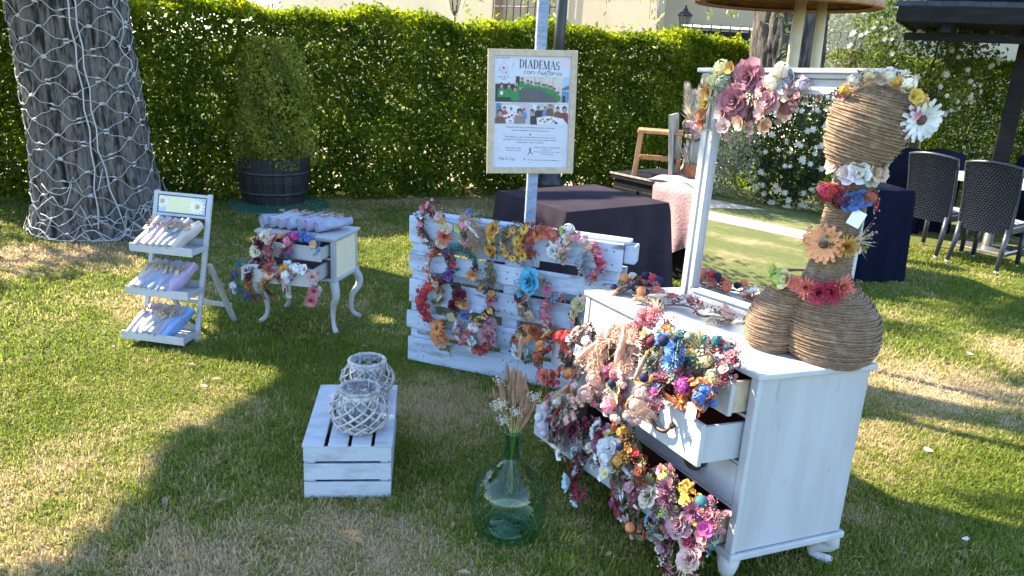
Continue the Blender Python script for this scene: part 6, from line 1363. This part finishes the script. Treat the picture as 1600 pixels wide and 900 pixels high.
garland('large mauve rose headband over the left of the mirror top', [(14,82,'bl','rust',22),(12,66,'ro','orange',22),(16,50,'bl','yellow',24),(20,34,'bl','mustard',26),(26,14,'cl','lemon',34),(40,-6,'cl','lemon',34),(48,18,'cl','sage',40),(44,48,'le','sage',44),(56,66,'bl','blush',26),(62,-6,'bl','mustard',24),(66,84,'bl','blush',30),(76,44,'ro','dusky',56),(98,8,'ro','dusky',56),(98,76,'bl','peach',32),(118,40,'le','blush',44),(134,58,'bl','blush',30),(142,40,'ro','mauve',40)], 'bl:lemon le:sage bl:blush bl:mauve le:olive', 601, 26)
garland('cream and grey blue headband at the middle of the mirror top', [(128,24,'ro','mauve',34),(146,14,'cl','cream',34),(160,-2,'cl','cream',32),(168,22,'bl','greyblue',26),(176,6,'bl','greyblue',24),(186,40,'le','mauve',40),(194,16,'cl','lilac',30)], 'le:greyblue bl:cream bl:mauve', 602, 14)

# ------------------------------------------------------------------ rope wrapped mannequin
MC = DMW @ Vector((-.145*DK, .350*DK, DZ1*DK+.002))
MNM = Matrix.Translation(MC) @ Matrix.Rotation(math.atan2(-MC.x, MC.y), 4, 'Z')
mn = thing('rope_mannequin', 'rope wrapped bust with a round head and long neck on the dresser', 'mannequin', MNM)
def rope(b, sec, pitch, r=.0037, jit=.0024, seg=44, m=0):
    """rope wound round a body given as sec(t)->(centre, axis_x, axis_y), t in 0..1 over length L"""
    L = 0; prev = None
    for i in range(41):
        c = Vector(sec(i/40)[0]); L += (c-prev).length if prev is not None else 0; prev = c
    turns = max(4, int(L/pitch)); n = turns*seg; pts = []
    for i in range(n+1):
        t = i/n; c, ax, ay = sec(t); a = 2*PI*i/seg; w = math.sin(t*turns*2.7)*jit
        pts.append(Vector(c)+Vector(ax)*math.cos(a)*(1+w/.1)+Vector(ay)*math.sin(a)*(1+w/.1)+Vector((0,0,jit*math.sin(a*3+t*50))))
    b.tube(pts, r, 6, m)
def solid(b, sec, n=26, seg=36, k_=.985):
    V = []; F = []
    for i in range(n+1):
        c, ax, ay = sec(i/n)
        for j in range(seg): a = 2*PI*j/seg; V.append(Vector(c)+(Vector(ax)*math.cos(a)+Vector(ay)*math.sin(a))*k_)
    for i in range(n):
        for j in range(seg): F.append((i*seg+j, i*seg+(j+1) % seg, (i+1)*seg+(j+1) % seg, (i+1)*seg+j))
    F.append(tuple(range(seg-1, -1, -1))); F.append(tuple(n*seg+j for j in range(seg))); b.add(V, F, 0, True)
def prof_sec(stations):
    """stations: (x, y, z, rx, ry)"""
    S = np.array(stations, float); k_ = len(S)-1
    def cr(p0, p1, p2, p3, t): return .5*((2*p1)+(-p0+p2)*t+(2*p0-5*p1+4*p2-p3)*t*t+(-p0+3*p1-3*p2+p3)*t**3)
    def sec(t):
        u = min(t*k_, k_-1e-6); i = int(u); f = u-i; q = cr(S[max(i-1, 0)], S[i], S[i+1], S[min(i+2, k_)], f); return ((q[0], q[1], q[2]), (max(q[3], .004), 0, 0), (0, max(q[4], .004), 0))
    return sec
right = prof_sec([(.066,0,.002,.116,.110),(.070,0,.03,.140,.130),(.070,0,.08,.152,.140),(.066,0,.13,.153,.138),(.058,0,.18,.145,.128),(.044,0,.225,.123,.110),(.030,0,.262,.092,.086),(.022,0,.30,.072,.070)])
left = prof_sec([(-.124,.02,.002,.072,.088),(-.128,.02,.03,.088,.10),(-.126,.02,.08,.094,.106),(-.118,.018,.13,.094,.102),(-.100,.014,.18,.090,.096),(-.072,.008,.225,.080,.086),(-.036,.004,.262,.062,.066)])
neck = prof_sec([(.022,0,.28,.074,.070),(.024,0,.34,.066,.064),(.030,0,.42,.062,.060),(.036,0,.50,.061,.059),(.042,0,.58,.060,.058),(.046,0,.645,.056,.055),(.050,0,.685,.056,.055)])
def fibres(b, sec, n, seed):
    """loose hairs standing off the rope"""
    rg = random.Random(seed)
    for i in range(n):
        t = rg.random(); a = rg.uniform(0, 2*PI); c, ax, ay = sec(t); o_ = (Vector(ax)*math.cos(a)+Vector(ay)*math.sin(a)); p = Vector(c)+o_*1.03; tn = (Vector(ay)*math.cos(a)-Vector(ax)*math.sin(a)).normalized()*rg.choice((-1, 1)); d = (tn+o_.normalized()*rg.uniform(.15, .8)+Vector((0,0,rg.uniform(-.5, .5)))).normalized()*rg.uniform(.006, .018); w = Vector((0,0,.0006))
        b.add([p-w, p+w, p+d], [(0,1,2)])
b = MB(); solid(b, right); solid(b, left); rope(b, right, .0064); rope(b, left, .0064); fibres(b, right, 1800, 1); fibres(b, left, 1000, 2); b.build('base', JUTE, mn)
b = MB(); solid(b, neck); rope(b, neck, .0064); fibres(b, neck, 1100, 3); b.build('neck', JUTE, mn)
hs_ = [(0,0,-.148,.050,.050),(0,0,-.125,.080,.080),(0,0,-.08,.106,.105),(0,0,-.02,.123,.121),(0,0,.03,.126,.124),(0,0,.075,.114,.112),(0,0,.108,.088,.087),(0,0,.130,.052,.052),(0,0,.138,.012,.012)]
head = prof_sec(hs_); b = MB(); solid(b, head); rope(b, head, .0062); fibres(b, head, 1500, 4); b.build('head', JUTE, mn, T(.060, .0, .795, 0, 0, 14))
gmn = 'headbands worn by the rope mannequin'
VIEW = MNM
def ringband(z, x, rad, a0, a1, main, fill, label, seed, tilt=0, nf=14, tc=None, ps2=1.0, bul=2.0):
    """band worn round the body: hoop level, flowers on the side towards the viewer"""
    r = thing('floral_headband', label, 'headband', MNM @ T(x, 0, z, 0, tilt), gmn); rg = random.Random(seed); items = main.split(); N = len(items); k2 = 2.62/2400*ps2
    MB().tube([(rad*math.cos(i*2*PI/40), rad*math.sin(i*2*PI/40), 0) for i in range(40)], .006, 6, closed=True).build('band', BAND_FELT, r)
    def place(kd, col, px, a, dz):
        out = Vector((math.cos(a), math.sin(a), 0)); p = out*(rad+.012)+Vector((0,0,dz)); s_ = px*k2*rg.uniform(.92, 1.08)
        if kd in ('le', 'ta', 'gr'):
            d = (Vector((-math.sin(a), math.cos(a), 0))*rg.choice((-1, 1))+Vector((0,0,rg.uniform(-.8, .5)))+out*.4).normalized(); x_ = d.cross(out).normalized(); Q = Matrix((x_, d, x_.cross(d))).transposed().to_4x4()
        else: Q = (out+Vector((rg.uniform(-.25,.25), rg.uniform(-.25,.25), rg.uniform(-.1,.4)))).to_track_quat('Z', 'Y').to_matrix().to_4x4() @ Matrix.Rotation(rg.uniform(0, 6), 4, 'Z')
        flower(r, kd, col, Matrix.Translation(p) @ Q @ Matrix.Scale(s_, 4))
    for i, it in enumerate(items):
        kd, col, px = it.split(':'); place(kd, col, float(px), R(a0+(a1-a0)*(i+.5)/N), rg.uniform(-.012, .012))
    for i in range(nf): kd, col = rg.choice(fill.split()).split(':'); place(kd, col, {'le': 26, 'be': 20, 'bl': 15, 'gr': 44}.get(kd, 14), R(rg.uniform(a0, a1)), rg.uniform(-.022, .022))
    if tc: MB().box(-.021, .021, -.026, .026, 0, .0012).build('price_tag', TAGWHITE, r, T(tc[0], tc[1], tc[2], 0, 82, 22))
    return r
ringband(.655, .048, .066, 190, 345, 'bl:lemon:30 bl:blush:34 cl:cream:30 bl:lilac:36 bl:white:40 bl:sage:36 bl:peach:40 bl:sage:38', 'le:sage bl:blush', 'pastel petal headband high on the mannequin neck', 701, nf=10)
ringband(.575, .040, .068, 185, 350, 'cl:maroon:32 cl:crimson:34 cl:red:30 cl:burgundy:32 bl:blue:40 bl:blue:36 cl:rust:32 gr:beige:50', 'be:crimson le:rust bl:burgundy', 'crimson and royal blue headband in the middle of the mannequin neck', 702, nf=14, tc=(.035,-.088,-.062))
ringband(.425, .026, .074, 190, 350, 'mu:mustard:30 mu:mustard:28 ge:peachy:62 bl:olive:20 mu:mustard:38 le:olive:40 gr:beige:60', 'le:olive bl:blush gr:beige', 'orange gerbera headband low on the mannequin neck', 703, nf=10)
ringband(.275, -.012, .118, 185, 350, 'bl:lime:40 cl:lime:40 bl:lemon:40 bl:coral:30 mu:coral:40 mu:crimson:44 mu:crimson:44 mu:coral:40 le:beige:50 gr:beige:56', 'le:beige bl:lime le:straw', 'lime leaf and crimson chrysanthemum headband round the mannequin shoulders', 704, nf=10, tilt=0)
cr_ = headband(MNM @ T(.075, -.03, .835, 0, 12, 14) @ FRONT, .122, 5, 172, 'ge:white:60 bl:pink:22 bl:mustard:28 bl:yellow:28 cl:cream:30 cl:mustard:28 cl:cream:32 bl:beige:24 cl:straw:28 cl:cream:24 cl:mustard:24 bl:plum:22', 'bl:beige be:beige le:brown bl:mustard cl:straw', 'flower crown with a big white daisy on the mannequin head', gmn, 2.62, 705, nfill=22, bulge=2, full=False)

# ------------------------------------------------------------------ wicker lamp behind the mirror
fl = thing('floor_lamp', 'cream wooden floor lamp with a wide woven wicker shade', 'lamp', T(1.335, 4.25, 0, 6))
LZ = 2.055; LR = .455
for x, y in ((.075, 0), (.20, .03), (.21, .32)): MB().tube([(x*1.5, y*1.6, 0), (x, y, LZ+.2)], .026, 10).build('leg', CREAM_WOOD, fl)
MB().lathe([(LR-.045, LZ+.012), (LR, LZ), (LR+.012, LZ+.022), (LR-.01, LZ+.06)], 60, caps=(False, False)).build('rim', WICKER_TAN, fl)
b = MB()
for k_ in range(3): b.tube([((LR+.004+.006*math.cos(j*2.0+k_*2.1))*math.cos(j*PI/60), (LR+.004+.006*math.cos(j*2.0+k_*2.1))*math.sin(j*PI/60), LZ+.012+.006*math.sin(j*2.0+k_*2.1)) for j in range(120)], .006, 5, closed=True)
b.build('braided_edge', WICKER_TAN, fl)
b = MB(); b.lathe([(LR-.01, LZ+.05), (LR-.06, LZ+.20), (LR-.20, LZ+.38), (.10, LZ+.46)], 48, caps=(False, False))
b.build('shade', WICKER_TAN, fl)
b = MB()
for i in range(26):
    t = i/25; r_ = np.interp(t, [0,.3,.7,1], [LR-.006, LR-.056, LR-.196, .104]); z = np.interp(t, [0,.3,.7,1], [LZ+.05, LZ+.2, LZ+.38, LZ+.46]); b.tube([((r_+.004*(-1)**(j+i))*math.cos(j*PI/30), (r_+.004*(-1)**(j+i))*math.sin(j*PI/30), z) for j in range(60)], .007, 4, closed=True)
b.build('weave', WICKER_TAN, fl)
MB().lathe([(.10, LZ+.46), (.10, LZ+.47), (.02, LZ+.48)], 16).build('cap', CREAM_WOOD, fl)
